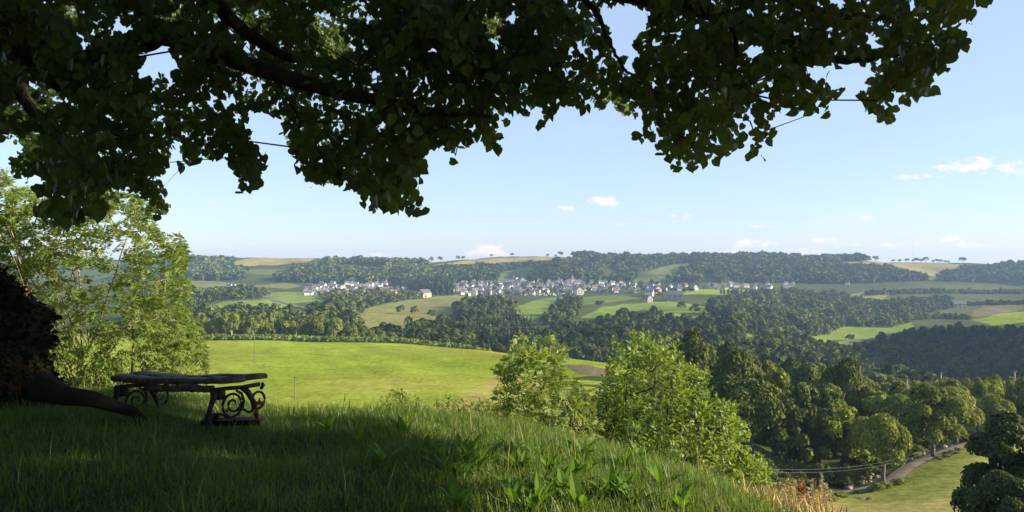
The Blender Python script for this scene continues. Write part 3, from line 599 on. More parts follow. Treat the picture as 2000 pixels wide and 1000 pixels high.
# hedgerow of sunlit trees along the far edge of the bright meadow
for i, (u, d, r_, h_) in enumerate([(402,372,3.6,11),(424,368,4.0,12),(452,366,4.6,14),(476,378,3.4,10),(494,370,4.6,13),(512,384,3.6,13.5),(527,374,3.4,9),(546,390,4.2,12.5),(562,376,4.0,10.5),(578,386,4.2,13),
       (594,374,3.8,9.5),(608,372,3.8,11),(622,370,4.4,13),(640,376,3.6,10.5),(654,372,4.2,12.5),(672,380,4.0,11),(688,384,4.0,10),(706,392,3.8,9.5),(724,396,3.4,8.5),(744,402,3.6,8.5),(764,408,3.6,8),(380,375,4,12),(360,372,4,11),(335,374,4,12)]):
    p = ground(u, d); p[2] -= .3; dk = i in (7, 9, 3, 15, 17)
    tree('hedgerow_tree', p, r_, h_, 'rowdark' if dk else 'row', 'dark green tree in the hedgerow along the far edge of the bright meadow' if dk else 'yellow-green sunlit tree in the hedgerow along the far edge of the bright meadow',
         'tree', 'hedgerow along the bright meadow', .12, 'pale')
p = scatter([(380,668),(470,672),(560,676),(650,670),(700,674),(800,678),(905,690),(960,700),(960,688),(860,675),(700,660),(560,659),(380,657)], 340, 420, 2.6)
wood('undergrowth', 'brushy undergrowth under the hedgerow of the bright meadow', p, rng.uniform(1.0, 1.9, len(p)), rng.uniform(1.2, 3.2, len(p)), [crown_proto(60, 70+s, 'bush', .42) for s in range(4)], M['row_crown'], rng.normal(size=len(p))*.15)
for u, d, r_, h_, lab in ((905,372,4.2,9,'rounded dark tree just over the crest of the bright meadow'),(945,392,3.6,8,'grey-green tree right of the rounded one over the meadow crest'),(975,330,3.0,5,'low bush on the meadow crest left of the young ash'),(1000,320,3.0,5,'bush half hidden behind the young ash on the meadow crest'),(870,402,3.4,7.5,'small tree left of the rounded dark tree over the meadow crest')):
    p = ground(u, d); p[2] -= .5; tree('field_tree', p, r_, h_, 'rowdark', lab, 'tree', 'trees over the meadow crest', .08)
# single trees in the valley fields
for u, v, r_, h_, lab in ((782,614,5,10,'left one of the two round trees in the olive field below the barn'),(810,614,4.6,9,'right one of the two round trees in the olive field below the barn'),
      (842,620,4.5,8,'tree at the corner of the copse under the olive field'),(1172,601,6,9,'bushy tree group on the green slope below the village'),(1332,604,5,9,'tree on the domed green field below the farm'),
      (1357,612,5.5,10,'tree at the right shoulder of the domed green field'),(1660,666,4.2,7,'round bush in the small valley meadow by the track'),(905,612,6,11,'round tree at the tip of the dark wood in the centre')):
    p = hit(u, v, 430, 1300); p[2] -= .5; tree('field_tree', p, r_, h_, 'far', lab, 'tree', 'single trees in the valley fields', .1)
# skyline trees
for i, (u, r_, h_) in enumerate([(1095,5.5,11),(1070,3,6),(1085,3,5),(1000,4,7),(960,3.4,7),(860,5,11),(842,5,11),(822,5,10),(895,5,9),(905,4,8),(1120,6,12),(1130,6.5,13),(1160,3.5,12),(1145,5,9),
     (1195,4.5,9),(1215,5,10),(1235,5,9),(1255,6,10),(1285,5,9),(1390,4,10),(1400,4,9),(1410,4,10),(1418,4,9),(1440,6,11),(1455,5.5,10),(1478,5,11),(1500,4,10),(1550,4,10),(1580,5,10),(1612,4.5,11),(1625,5,12),(1640,5,11),(1655,5.5,11),(1672,4.5,10),(1690,5,10),(1710,6,12),
     (1745,3.5,7),(1757,3.5,7),(1772,4.5,8),(1783,3,7),(1790,5,9),(1799,4.5,8.5),(1808,5.6,11),(1823,3.4,6),(1830,4,7.5),(1838,3.6,7),(1846,3.4,6),(1852,3,5),(1880,7,12)]):
    r_, h_ = r_*1.45, h_*1.4; d = 1990+rng.uniform(-20, 10); p = ground(u, d); p[2] -= .5
    lab = {0: 'lone lollipop tree standing on the bare skyline above the village', 48: 'big rounded tree ending the skyline row above the straw-coloured field'}.get(i)
    if lab is None:
        if u < 1110: lab, g = 'small tree on the skyline left of the lone lollipop tree' if u > 930 else 'tree on the skyline above the left village wood', 'skyline trees left'
        elif u < 1430: lab, g = 'tree on the skyline above the village centre', 'skyline trees above the village'
        elif u < 1740: lab, g = 'tree on the skyline right of the ridge farm', 'skyline trees right of the ridge farm'
        else: lab, g = 'tree in the skyline row above the straw-coloured field', 'skyline row above the straw-coloured field'
    else: g = None
    tree('skyline_tree', p, r_, h_, 'far', lab, 'tree', g, .25)
# pale-stemmed poplars and pollards
for i in range(13):
    p = hit(1640+i*5.3+rng.uniform(-1.5, 1.5), 634+rng.uniform(-1, 1.5), 600, 1300); p[2] -= .4
    tree('poplar', p, 1.7, rng.uniform(14, 18), 'column', 'slim pale-stemmed poplar in the dense stand in the valley on the right', 'tree', 'pale poplar stand', .3, 'pale')
for i in range(9):
    p = hit(1408+i*8+rng.uniform(-2, 2), 578.5, 700, 1500); p[2] -= .4
    tree('clipped_tree', p, 2.9, rng.uniform(10, 12.5), 'column', 'dark upright tree in the row by the bright field right of the village', 'tree', 'upright trees by the bright field', .22)
# dark shaded tree at the lower right corner
p = ground(2035, 41); p[2] -= .5
tree('shaded_tree', p, 4.4, 9.2, 'dark', 'very dark shaded tree filling the lower right corner beside the pasture', 'tree', None, .02)

p = ground(1985, 37); p[2] -= .5
tree('shaded_tree', p, 2.6, 5.2, 'dark', 'lower dark tree in front of the taller shaded one in the lower right corner', 'tree', None, .0)

# ------------------------------------------------------------------ village houses
def house_meshes(w, l, h, rh, wallm, roofm, chim=True):
    b = MB(); x, y = w/2, l/2
    b.add([(-x,-y,-3),(x,-y,-3),(x,y,-3),(-x,y,-3),(-x,-y,h),(x,-y,h),(x,y,h),(-x,y,h),(0,-y,h+rh),(0,y,h+rh)],
          [(0,1,5,4),(1,2,6,5),(2,3,7,6),(3,0,4,7)], [(4,5,8),(6,7,9)])
    r = MB(); o = .45; t = .22; k = rh/x
    for s in (-1, 1):
        e0, e1 = s*(x+o), h-o*k
        v = [(e0,-y-o,e1+.02),(0,-y-o,h+rh+.02),(0,y+o,h+rh+.02),(e0,y+o,e1+.02)]; v2 = [(a,bb,c+t) for a, bb, c in v]
        r.add(v+v2, [(0,1,2,3),(4,7,6,5),(0,4,5,1),(2,6,7,3),(3,7,4,0)])
    wd = []
    for s in (-1, 1):
        n = max(2, int(l/4.2))
        for i in range(n):
            yy_ = -y+l*(i+.5)/n
            for zz in ([1.5, 4.2] if h > 4.6 else [1.5]): wd.append((s*x, yy_, zz, 0))
        for xx in (-w*.22, w*.22):
            for zz in ([1.5, 4.2] if h > 4.6 else [1.5]): wd.append((xx, s*y, zz, 1.5708))
    c = None
    if chim: c = MB(); c.box((w*.12, l*.3, h+rh+.3), (.7, .7, 1.7))
    return b.mesh('wall', wallm), r.mesh('roof', roofm), wd, (c.mesh('chimney', wallm) if c else None)
_wb = MB(); _wb.box((0, 0, 0), (.14, 1.1, 1.4)); WINDOW = _wb.mesh('window', M['glass'])
def windows(wd, w):
    for x, y, z, a in wd: o = link('window', WINDOW, w, (x, y, z)); o.rotation_euler.z = a
HP = []
for i, (w, l, h, rh, wm, rm, nm) in enumerate([(8,10,5.4,3.6,'white_wall','slate','white house with a slate roof'),(7.5,9,5.2,4.0,'white_wall','slate','white house with a slate roof'),(8,12,5.6,3.4,'cream_wall','slate','cream house with a slate roof'),
     (9,11,5.8,4.2,'grey_wall','slate','grey stone house with a slate roof'),(8,10,5.2,3.0,'white_wall','tile','white house with a red-brown roof'),(9,16,6.0,3.6,'grey_wall','slate','long grey stone house with a slate roof'),(7,8.5,4.4,3.2,'white_wall','slate','white house with a slate roof')]):
    HP.append((house_meshes(w, l, h, rh, M[wm], M[rm]), nm))
def house(p, proto, rz, label, group, name='house', sc=1.0, win=False):
    (wm, rm, wd, ch), _ = proto
    e = empty(name, p, label, 'house', group, rz); e.scale = (sc, sc, sc)
    w = link('wall', wm, e); r = link('roof', rm, e)
    if win: windows(wd, w)
    if ch: link('chimney', ch, r)
    return e
def village(poly, n, d0, d1, mind, where, weights, sc=1.0):
    pts = scatter(poly, d0, d1, 5.0); rng.shuffle(pts); got = []
    for p in pts:
        if all((p[0]-a[0])**2+(p[1]-a[1])**2 > mind**2 for a in got): got.append(p)
        if len(got) >= n: break
    for p in got:
        k = rng.choice(len(HP), p=np.array(weights)/sum(weights)); nm = HP[k][1]
        rz = rng.choice([1.45, 1.2, 1.9, -.35])+rng.uniform(-.25, .25)
        house(p, HP[k], rz, f'{nm} {where}', f'{nm} {where}', sc=sc*rng.uniform(.56, .86))
village([(588,577),(606,562),(640,554),(780,553),(800,560),(770,577),(700,577),(650,574)], 92, 1080, 1420, 9.5, 'in the left part of the village', [5,5,2,1,2,.5,4])
village([(586,580),(600,566),(640,558),(645,570),(605,582)], 16, 1000, 1420, 9.5, 'at the left end of the village', [5,5,2,1,2,.5,4])
village([(868,574),(900,553),(1010,551),(1010,578),(930,579)], 82, 1080, 1430, 9.5, 'in the middle part of the village', [4,4,2,4,1,2,3])
village([(1010,551),(1140,551),(1142,573),(1075,572),(1010,578)], 84, 1080, 1430, 9.5, 'around the village centre', [2,2,2,6,1,4,2])
village([(1142,552),(1290,553),(1296,572),(1240,574),(1142,570)], 46, 1080, 1430, 11, 'in the right part of the village', [3,3,2,3,3,1,3])
village([(1296,557),(1480,557),(1480,565),(1400,569),(1296,573)], 20, 1080, 1460, 14, 'between the village and the bright field', [3,3,2,3,3,1,3])
village([(1470,566),(1560,562),(1560,556),(1470,557)], 7, 1080, 1500, 16, 'among the trees right of the village', [3,1,1,0,6,0,1])
village([(430,570),(440,562),(505,560),(510,568)], 5, 900, 1500, 16, 'in the far left hamlet', [4,2,2,0,1,0,2])
village([(350,580),(370,565),(395,566),(390,580)], 3, 900, 1500, 14, 'behind the edge of the ash thicket', [4,2,2,0,1,0,2])
def single_house(u, v, k, rz, sc, label, d0=600, d1=2100):
    return house(hit(u, v, d0, d1), HP[k], rz, label, None, sc=sc, win=True)
single_house(1357, 567, 1, .2, 1.05, 'tall white house with dark windows by the bright field')
single_house(1318, 586, 5, 1.35, 1.25, 'long low farmhouse with a wide grey roof above the domed field')
single_house(1282, 572, 2, .3, 1.2, 'large cream house near the right end of the village')
single_house(1268, 578, 0, 1.2, 1.15, 'big white house below the large cream one')
single_house(1265, 590, 3, .5, .9, 'grey house half hidden in trees left of the farmhouse')
single_house(1005, 552, 4, .9, 1.25, 'white house with red-brown roof standing above the village')
single_house(1020, 553, 3, .3, 1.1, 'grey house just right of the white one above the village')
single_house(930, 545, 0, 1.3, .9, 'lone white house on the slope above the left roofs of the village')
single_house(1130, 575, 2, .25, 1.35, 'tall cream house in the centre of the village by the round tree')
single_house(1358, 508, 5, 1.4, 1.3, 'farmhouse on the ridge skyline')
single_house(1375, 508, 0, .4, .8, 'small white house beside the ridge farm')
single_house(1655, 556, 0, 1.1, .7, 'tiny pale house above the valley wood on the right')
single_house(1872, 602, 5, 1.5, 1.1, 'grey barn with a long roof in the shaded fields at the right')
# long workshop of the left hamlet
p = hit(487, 571, 900, 1500); e = empty('workshop', p, 'long white workshop with a flat grey roof in the left hamlet', 'building', None, .2)
b = MB(); b.box((0, 0, 1.5), (26, 14, 7)); b.build('wall', M['white_wall'], e); b = MB(); b.box((0, 0, 5.2), (27, 15, .5)); b.build('roof', M['steel'], e); b = MB()
for i in range(4): b.box((-9+i*6, -7, 1.6), (3, .14, 3))
b.build('door', M['glass'], e)
# pink stone barn in the olive field
bw = house_meshes(12, 16, 6.2, 4.6, M['pink_stone'], M['slate'], False); p = hit(829, 580, 600, 1300)
e = empty('stone_barn', p, 'pink stone barn with a slate roof alone at the top of the olive field', 'barn', None, -.72)
w = link('wall', bw[0], e); windows(bw[2], w); link('roof', bw[1], e); b = MB(); b.box((6.02, -3, 1.6), (.16, 3.2, 4)); b.build('door', M['post'], e)
# cemetery stones below the village
for i in range(40):
    u = rng.uniform(1040, 1110); v = 575+rng.uniform(-1.5, 2.5); p = hit(u, v, 900, 1300); b = MB(); b.box((0, 0, .6), (1.6, .8, 2.2)); b.box((0, -.9, .2), (1.6, 2.4, .8), 0)
    tag(b.build('gravestone', M['white_wall'] if i % 3 else M['grey_wall'], None, False, p), 'pale gravestone in the graveyard at the lower edge of the village', 'gravestone', 'graveyard below the village')
# church tower in the village
p = hit(1118, 560, 1080, 1450); e = empty('church', p, 'stone church with a slim pointed spire in the village centre', 'church', None, .3)
b = MB(); b.box((0, 0, 5), (5.5, 5.5, 16)); b.box((8, 0, 2.5), (12, 9, 11)); b.build('wall', M['grey_wall'], e)
b = MB(); b.add([(-3,-3,13.02),(3,-3,13.02),(3,3,13.02),(-3,3,13.02),(0,0,21)], [(3,2,1,0)], [(0,1,4),(1,2,4),(2,3,4),(3,0,4)]); b.build('spire', M['slate'], e)
b = MB(); b.add([(2.9,-5,8.02),(14.5,-5,8.02),(14.5,5,8.02),(2.9,5,8.02),(2.9,0,12.5),(14.5,0,12.5)], [(0,1,5,4),(2,3,4,5),(3,2,1,0)], [(1,2,5),(3,0,4)]); b.build('roof', M['slate'], e)
# masts on the skyline
for u, h, lab in ((692, 24, 'thin radio mast on the skyline above the left woods'), (1673, 26, 'thin radio mast on the skyline right of the ridge farm'), (1783, 26, 'thin radio mast in the skyline row above the straw-coloured field')):
    p = ground(u, 1990); b = MB(); b.tube([(0, 0, -1), (0, 0, h*.6), (0, 0, h)], [.45, .35, .2], 5)
    for z in (.55, .75, .9): b.box((0, 0, h*z), (1.6, .25, .25))
    tag(b.build('radio_mast', M['steel'], None, False, p), lab, 'mast')
# posts in the bright meadow
for u, v, h, lab in ((441, 672, 6.5, 'tall thin pole at the far left edge of the bright meadow'), (497, 708, 8.0, 'thin pole standing in the bright meadow above the bench'), (576, 784, 4.2, 'short pole at the near edge of the bright meadow right of the bench'), (400, 655, 9, 'pole against the left end of the hedgerow')):
    p = hit(u, min(v, 783), 100, 420); b = MB(); b.tube([(0, 0, -.5), (0, 0, h)], [.11, .08], 6); b.box((0, 0, h-.25), (.7, .09, .09))
    tag(b.build('wooden_pole', M['post'], None, False, p), lab, 'pole')
# fence along the hedgerow
fa, fb = ground(410, 356), ground(700, 352); e = empty('stake_fence', fa, 'stake fence at the foot of the hedgerow of the bright meadow', 'fence')
for i in range(40):
    t = i/39; x, y = fa[0]+(fb[0]-fa[0])*t, fa[1]+(fb[1]-fa[1])*t+6*math.sin(t*3.1); z = float(H(x, y))
    b = MB(); b.tube([(0, 0, -.3), (0, 0, 1.5)], .09, 5); b.build('post', M['pale_trunk'], e, False, (x-fa[0], y-fa[1], z-fa[2]))
# stones along the lane, driftwood, wires
for i in range(46):
    t = rng.uniform(0, 1); k = rng.integers(0, 7); q = LANE[k]*(1-t)+LANE[k+1]*t; off = rng.uniform(1.9, 3.6); x, y = q[0]-off*.55+rng.uniform(-.4, .4), q[1]+off
    s = rng.uniform(.18, .55); n = 10; dr = unit(rng.normal(size=(60, 3)))
    import bmesh
    bm = bmesh.new(); bmesh.ops.create_icosphere(bm, subdivisions=2, radius=s)
    for vv in bm.verts:
        vv.co.z *= .7; vv.co += vv.co*(.28*float(vnoise(vv.co.x*3/s+i*7, vv.co.y*3/s+vv.co.z*2/s, i)))
    me = bpy.data.meshes.new('boulder'); bm.to_mesh(me); bm.free(); me.materials.append(M['stone'])
    tag(link('boulder', me, None, (x, y, float(H(x, y))+.1*s)), 'pale tumbled stone on the bank beside the lane', 'boulder', 'stones along the lane')
p = hit(1690, 978, 55, 120); b = MB()
for k in range(9):
    a = rng.uniform(-.5, .5)+(0 if k % 2 else 3.14); L = rng.uniform(.6, 1.7); up = rng.uniform(.1, 1.0)
    b.tube([(0, 0, .1), (math.cos(a)*L*.5, math.sin(a)*L*.3, .15+up*.4), (math.cos(a)*L, math.sin(a)*L*.5, .1+up)], [.07, .05, .015], 5)
tag(b.build('fallen_branch', M['far_bark'], None, True, p), 'bleached fallen branch lying on the pasture under the lane', 'branch')
b = MB()
for dv in (0, 6):
    a, c = P(1470, 915+dv, 62), P(1822, 872+dv, 119); t = np.linspace(0, 1, 24)[:, None]; pts = a*(1-t)+c*t; pts[:, 2] -= 1.2*4*(t*(1-t))[:, 0]
    b.tube(pts, .008, 4)
tag(b.build('overhead_wire', M['wire'], None), 'pair of thin wires strung across the front of the near wood', 'wire')
for u, v, d, lab in ((1470, 915, 62, 'wire pole hidden behind the bright maple'), (1822, 872, 119, 'wire pole behind the big tree by the bend of the lane')):
    q = P(u, v, d); g = float(H(q[0], q[1])); b = MB(); b.tube([(0, 0, g-q[2]-.5), (0, 0, .3)], [.12, .09], 6); b.box((0, 0, .05), (.5, .08, .08)); tag(b.build('wire_pole', M['post'], None, False, q), lab, 'pole')

# ------------------------------------------------------------------ branch skeletons and leaves
def skeleton(roots, targets, jit=.06, sag=0.0, r_tip=.004, r_pow=2.3, r_max=9, bias=.35):
    """grow branches from the nodes of roots (list of polylines) to every target point; returns list of (points, radii) and node positions/parents"""
    N, par = [], []
    for pl in roots:
        for i, q in enumerate(pl): N.append(np.array(q, float)); par.append(len(N)-2 if i else -1)
    base = N[0]; order = np.argsort([np.min([np.linalg.norm(t-n) for n in N]) for t in targets]); leaf_of = {}
    for ti in order:
        t = targets[ti]; A = np.array(N); dist = np.linalg.norm(A-t, axis=1)+bias*np.linalg.norm(A-base, axis=1)*.5+1.2*np.maximum(0, A[:, 2]-t[2]-.2)*bias
        k = int(np.argmin(dist)); a = N[k]; L = np.linalg.norm(t-a); m = max(1, int(L/.3)); prev = k
        bend = rng.normal(size=3)*L*jit
        for j in range(1, m+1):
            s = j/m; q = a+(t-a)*s+bend*4*s*(1-s)+np.array((0, 0, sag*L*4*s*(1-s))); N.append(q); par.append(prev); prev = len(N)-1
        leaf_of[ti] = prev
    n = len(N); w = np.zeros(n); 
    for k in leaf_of.values(): w[k] += 1
    for i in range(n-1, -1, -1):
        if par[i] >= 0: w[par[i]] += w[i]
    rad = np.minimum(r_tip*np.maximum(w, .6)**(1/r_pow), r_max)
    ch = [[] for _ in range(n)]
    for i in range(n):
        if par[i] >= 0: ch[par[i]].append(i)
    paths = []; st = [i for i in range(n) if par[i] < 0]; st = [(i, None) for i in st]
    while st:
        i, p0 = st.pop(); path = [] if p0 is None else [p0]
        while True:
            path.append(i); c = sorted(ch[i], key=lambda k: -w[k])
            if not c: break
            for o in c[1:]: st.append((o, i))
            i = c[0]
        if len(path) > 1: paths.append((np.array([N[k] for k in path]), np.array([rad[k] if not (j == 0 and p0 is not None) else rad[path[1]] for j, k in enumerate(path)])))
    return paths, {t: (N[k], N[k]-N[par[k]] if par[k] >= 0 else np.array((0, 0, 1.))) for t, k in leaf_of.items()}

LEAF_SHAPES = {  # half outline: (along, out); leaf lies along +y, length 1
 'heart': [(0, .0), (-.09, .22), (.06, .42), (.33, .49), (.60, .41), (.82, .20), (1.03, .0)],
 'oval': [(0, 0), (.3, .25), (.65, .24), (1, 0)],
 'blade': [(0, .012), (.4, .028), (.8, .018), (1, 0)],
 'lance': [(0, 0), (.35, .16), (.7, .13), (1, 0)],
}
def leaves(pos, ydir, nrm, size, shape, fold=.25, curl=.15):
    """pos (n,3) of the stalk end, ydir leaf axis, nrm face normal, size length -> V, Q, per-leaf vertex count"""
    o = np.array(LEAF_SHAPES[shape]); k = len(o); n = len(pos)
    y = unit(ydir); x = unit(np.cross(y, nrm)); z = np.cross(x, y)
    a, w = o[:, 0], o[:, 1]; mid = np.clip(a, 0, None)
    loc = np.concatenate([np.stack([-w, a, w*fold-curl*a*a], 1), np.stack([0*w, mid, -curl*mid*mid], 1), np.stack([w, a, w*fold-curl*a*a], 1)])
    V = pos[:, None]+size[:, None, None]*(loc[None, :, :1]*x[:, None]+loc[None, :, 1:2]*y[:, None]+loc[None, :, 2:]*z[:, None])
    f = []
    for j in range(k-1): f += [(j, j+1, k+j+1, k+j), (k+j, k+j+1, 2*k+j+1, 2*k+j)]
    Q = (np.array(f)[None]+(np.arange(n)*3*k)[:, None, None]).reshape(-1, 4)
    return V.reshape(-1, 3), Q, 3*k
def build_leaves(name, mat, pos, ydir, nrm, size, shape, tint, parent=None, fold=.25, curl=.15):
    V, Q, k = leaves(np.asarray(pos), np.asarray(ydir), np.asarray(nrm), np.asarray(size), shape, fold, curl)
    return link(name, mesh_np(name, V, Q, mat, tint=np.repeat(tint, k)), parent)
def sample_poly(poly, n, holes=()):
    us, vs_ = [p[0] for p in poly], [p[1] for p in poly]; U, Vv = [], []
    while sum(map(len, U)) < n:
        u = rng.uniform(min(us), max(us), n*3); v = rng.uniform(min(vs_), max(vs_), n*3); k = inpoly(u, v, poly)
        for h in holes: k &= ~inpoly(u, v, h)
        U.append(u[k]); Vv.append(v[k])
    return np.concatenate(U)[:n], np.concatenate(Vv)[:n]
def uv(p): return 1000+p[..., 0]/p[..., 1]*FPX, 500-p[..., 2]/p[..., 1]*FPX

# ------------------------------------------------------------------ the old lime tree that frames the view
lime = empty('lime_tree', (-5.95, 7.5, float(H(-5.95, 7.5))), 'huge old lime tree at the left edge, its dark leafy branches reaching across the sky', 'tree')
LO = np.array(lime.location)
# trunk: a swollen mossy foot, leaning out of the picture
zz = np.array([-.5, .0, .3, .6, .85, 1.05, 1.25, 1.5, 1.9, 2.6, 3.4, 4.4]); cxx = np.array([0, 0, .02, .04, .0, -.05, -.1, -.16, -.25, -.3, -.3, -.2]); rr = np.array([1.34, 1.22, 1.17, 1.17, 1.1, .92, .86, .78, .70, .64, .6, .5])
k = 150; V = []
for i in range(len(zz)*9-8):
    z = np.interp(i/9, range(len(zz)), zz); r0 = np.interp(i/9, range(len(zz)), rr); c0 = np.interp(i/9, range(len(zz)), cxx)
    a = np.arange(k)*2*math.pi/k
    wob = .10*np.sin(a*5+.6*z)+.06*np.sin(a*9-1.1*z)+.10*vnoise(np.cos(a)*3+5, np.sin(a)*3+z*3, 31)+.055*vnoise(np.cos(a)*9+5, np.sin(a)*9+z*8, 32)+.03*vnoise(a*14, z*5+vnoise(a*3, z*2, 34), 33)+.03*vnoise(a*30, z*22, 35)
    r_ = r0*(1+wob*(.6 if z > 1.9 else 1)); V.append(np.stack([c0+np.cos(a)*r_, np.sin(a)*r_*.85, np.full(k, z)], 1))
nring = len(V); V = np.concatenate(V); Q = [(i*k+j, i*k+(j+1) % k, (i+1)*k+(j+1) % k, (i+1)*k+j) for i in range(nring-1) for j in range(k)]
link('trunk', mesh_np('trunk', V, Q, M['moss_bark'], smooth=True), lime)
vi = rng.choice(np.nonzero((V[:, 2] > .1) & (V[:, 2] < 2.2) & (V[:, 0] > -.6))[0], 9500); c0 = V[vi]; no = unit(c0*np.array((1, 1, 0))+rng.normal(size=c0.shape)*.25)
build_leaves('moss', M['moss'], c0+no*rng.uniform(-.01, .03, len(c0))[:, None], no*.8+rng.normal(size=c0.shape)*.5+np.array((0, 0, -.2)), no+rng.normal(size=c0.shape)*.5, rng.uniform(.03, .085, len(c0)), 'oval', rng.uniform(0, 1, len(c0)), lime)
b = MB()
rootp = [P(70, 752, 6.75), P(130, 772, 6.8), P(180, 780, 6.85), P(225, 795, 6.95), P(258, 803, 7.0), P(285, 822, 7.1)]
b.tube([np.array(q)-LO for q in rootp], [.13, .095, .08, .06, .05, .02], 11, lump=.4); b.build('root', M['moss_bark'], lime, True)
def limb(pts, rad, k=9, mat='bark'):
    pts = np.array(pts, float); s = np.arange(len(pts)); q = np.linspace(0, len(pts)-1, (len(pts)-1)*5+1)
    pp = np.stack([pchip(s, pts[:, i], q) for i in range(3)], 1)+rng.normal(size=(len(q), 3))*.008
    b = MB(); b.tube(pp-LO, np.interp(q, s, rad), k, lump=.07); b.build('limb', M[mat], lime, True); return pp
T0 = LO+np.array((-.3, 0, 3.0))
limbs = [
 limb([LO+np.array((-.2, -.1, 4.2)), P(-40, 20, 6.6), P(60, 95, 6.3), P(130, 150, 6.2), P(145, 172, 6.15)], [.30, .24, .17, .13, .08]),
 limb([P(120, 148, 6.2), P(190, 120, 6.0), P(260, 85, 5.9), P(320, 70, 5.8), P(420, 105, 5.7), P(560, 150, 5.6), P(700, 190, 5.5), P(840, 215, 5.4), P(960, 225, 5.3)], [.12, .10, .085, .085, .07, .06, .045, .03, .012]),
 limb([LO+np.array((-.2, -.2, 4.4)), P(150, -140, 6.3), P(380, -30, 6.0), P(430, 20, 5.9), P(520, 90, 5.8), P(640, 140, 5.7)], [.22, .14, .075, .06, .045, .02]),
 limb([LO+np.array((-.2, -.4, 4.4)), P(300, -250, 5.6), P(700, -160, 5.3), P(1000, -60, 5.1), P(1250, -10, 5.0), P(1450, 40, 4.9), P(1560, 85, 4.9), P(1650, 118, 4.85), P(1760, 105, 4.8), P(1830, 90, 4.75)], [.25, .18, .13, .09, .065, .045, .034, .024, .012, .006]),
 limb([P(1250, -10, 5.0), P(1400, -40, 5.1), P(1600, 20, 5.2), P(1700, 35, 5.2), P(1850, 20, 5.2)], [.06, .045, .03, .02, .006]),
 limb([P(-60, 60, 7.4), P(20, 150, 7.7), P(60, 210, 7.9), P(120, 270, 8.1), P(180, 330, 8.3), P(240, 370, 8.6)], [.12, .08, .06, .045, .03, .012]),
 limb([P(1000, -60, 5.1), P(1120, -20, 5.2), P(1165, 30, 5.2), P(1185, 70, 5.2), P(1205, 115, 5.2), P(1225, 140, 5.2), P(1290, 185, 5.2)], [.035, .026, .018, .014, .011, .009, .004]),
 limb([P(1420, 25, 4.95), P(1440, 110, 4.95), P(1425, 160, 4.95), P(1400, 210, 5.0), P(1370, 260, 5.0)], [.022, .016, .012, .009, .004], 6),
]
CAN = [(-120,-90),(-120,300),(0,262),(30,258),(55,285),(10,312),(20,330),(75,345),(92,370),(70,400),(60,428),(100,440),(145,436),(182,418),(200,402),(250,385),(300,392),(336,398),(330,372),(290,352),(300,338),(342,348),(332,318),(388,340),(395,302),(440,295),(472,322),(480,362),(506,380),(520,345),(540,308),(565,300),(585,325),(602,358),(640,366),(692,372),(722,402),(770,414),(808,416),(818,386),(798,350),(832,340),(838,325),(835,298),(872,308),(900,302),(930,284),(960,292),(992,298),(975,265),(985,235),(1030,222),(1082,238),(1132,198),(1162,214),(1200,190),(1238,215),(1245,242),(1265,267),(1300,292),(1322,318),(1370,338),(1402,310),(1450,300),(1462,318),(1522,268),(1502,238),(1550,220),(1602,242),(1642,186),(1602,158),(1560,150),(1575,128),(1640,118),(1665,108),(1692,125),(1682,178),(1690,222),(1742,242),(1757,225),(1742,184),(1800,192),(1832,176),(1812,148),(1862,104),(1898,74),(1872,54),(1932,4),(1960,-90)]
HOLES = [[(1178,24),(1215,10),(1278,18),(1268,55),(1240,72),(1252,112),(1225,130),(1198,95),(1172,50)],[(220,18),(234,26),(252,52),(260,72),(240,78),(226,50)],[(152,70),(172,68),(178,100),(160,108)],[(296,85),(335,92),(345,135),(330,150),(300,160),(264,152),(285,118)],
         [(412,188),(450,190),(465,208),(430,212)],[(478,222),(515,215),(552,235),(546,270),(562,298),(528,302),(505,285)],[(985,25),(1005,20),(1012,38),(992,45)],[(1448,92),(1475,88),(1482,112),(1455,118)],[(1615,-5),(1655,-5),(1650,18),(1625,15)],[(1688,68),(1725,75),(1730,100),(1690,100)],[(1480,190),(1505,180),(1515,205),(1490,215)],[(232,62),(245,62),(244,75),(236,74)]]
NCL = 2350
cu, cvv = sample_poly(CAN, NCL*2, HOLES); kk = rng.uniform(size=NCL*2) < np.where(cu < 1050, 1.0, np.where(cu > 1330, .52, .68)); cu, cvv = cu[kk][:NCL], cvv[kk][:NCL]
nzd = vnoise(cu/170, cvv/110, 41)
cd = np.clip(5.7+1.0*nzd+rng.normal(size=NCL)*.55-.0006*(cu-700), 4.1, 7.9)
back = (cu < 760) & (rng.uniform(size=NCL) < .22); cd[back] = rng.uniform(8.2, 10.3, back.sum())
LIT = [(45,105,34,30),(85,188,60,38),(30,220,32,28),(140,40,28,22),(632,60,34,48),(655,105,26,22),(500,40,30,25),(330,28,26,18),(235,395,50,30),(300,405,30,16),(960,42,26,18),(435,18,22,14),(180,110,24,20),(60,280,28,20),(1200,200,20,12)]
lu = np.concatenate([rng.normal(a, ru*.55, 28) for a, b_, ru, rv in LIT]); lv = np.concatenate([rng.normal(b_, rv*.55, 28) for a, b_, ru, rv in LIT])
inl = np.zeros(NCL, bool)
for a, b_, ru, rv in LIT: inl |= ((cu-a)/ru)**2+((cvv-b_)/rv)**2 < .8
cu[inl & ~back], cvv[inl & ~back] = cu[inl & ~back]+rng.normal(size=(inl & ~back).sum())*90, cvv[inl & ~back]-60
cu, cvv, cd = np.concatenate([cu, lu]), np.concatenate([cvv, lv]), np.concatenate([cd, rng.uniform(9.4, 11.0, len(lu))]); NCL = len(cu)
ctr = np.stack([(cu-1000)/FPX*cd, cd, (500-cvv)/FPX*cd], 1)
paths, tips = skeleton([list(l[::3]) for l in limbs], ctr[rng.permutation(NCL)[:520]], .07, -.02, .0028, 2.4, .02)
TW = []
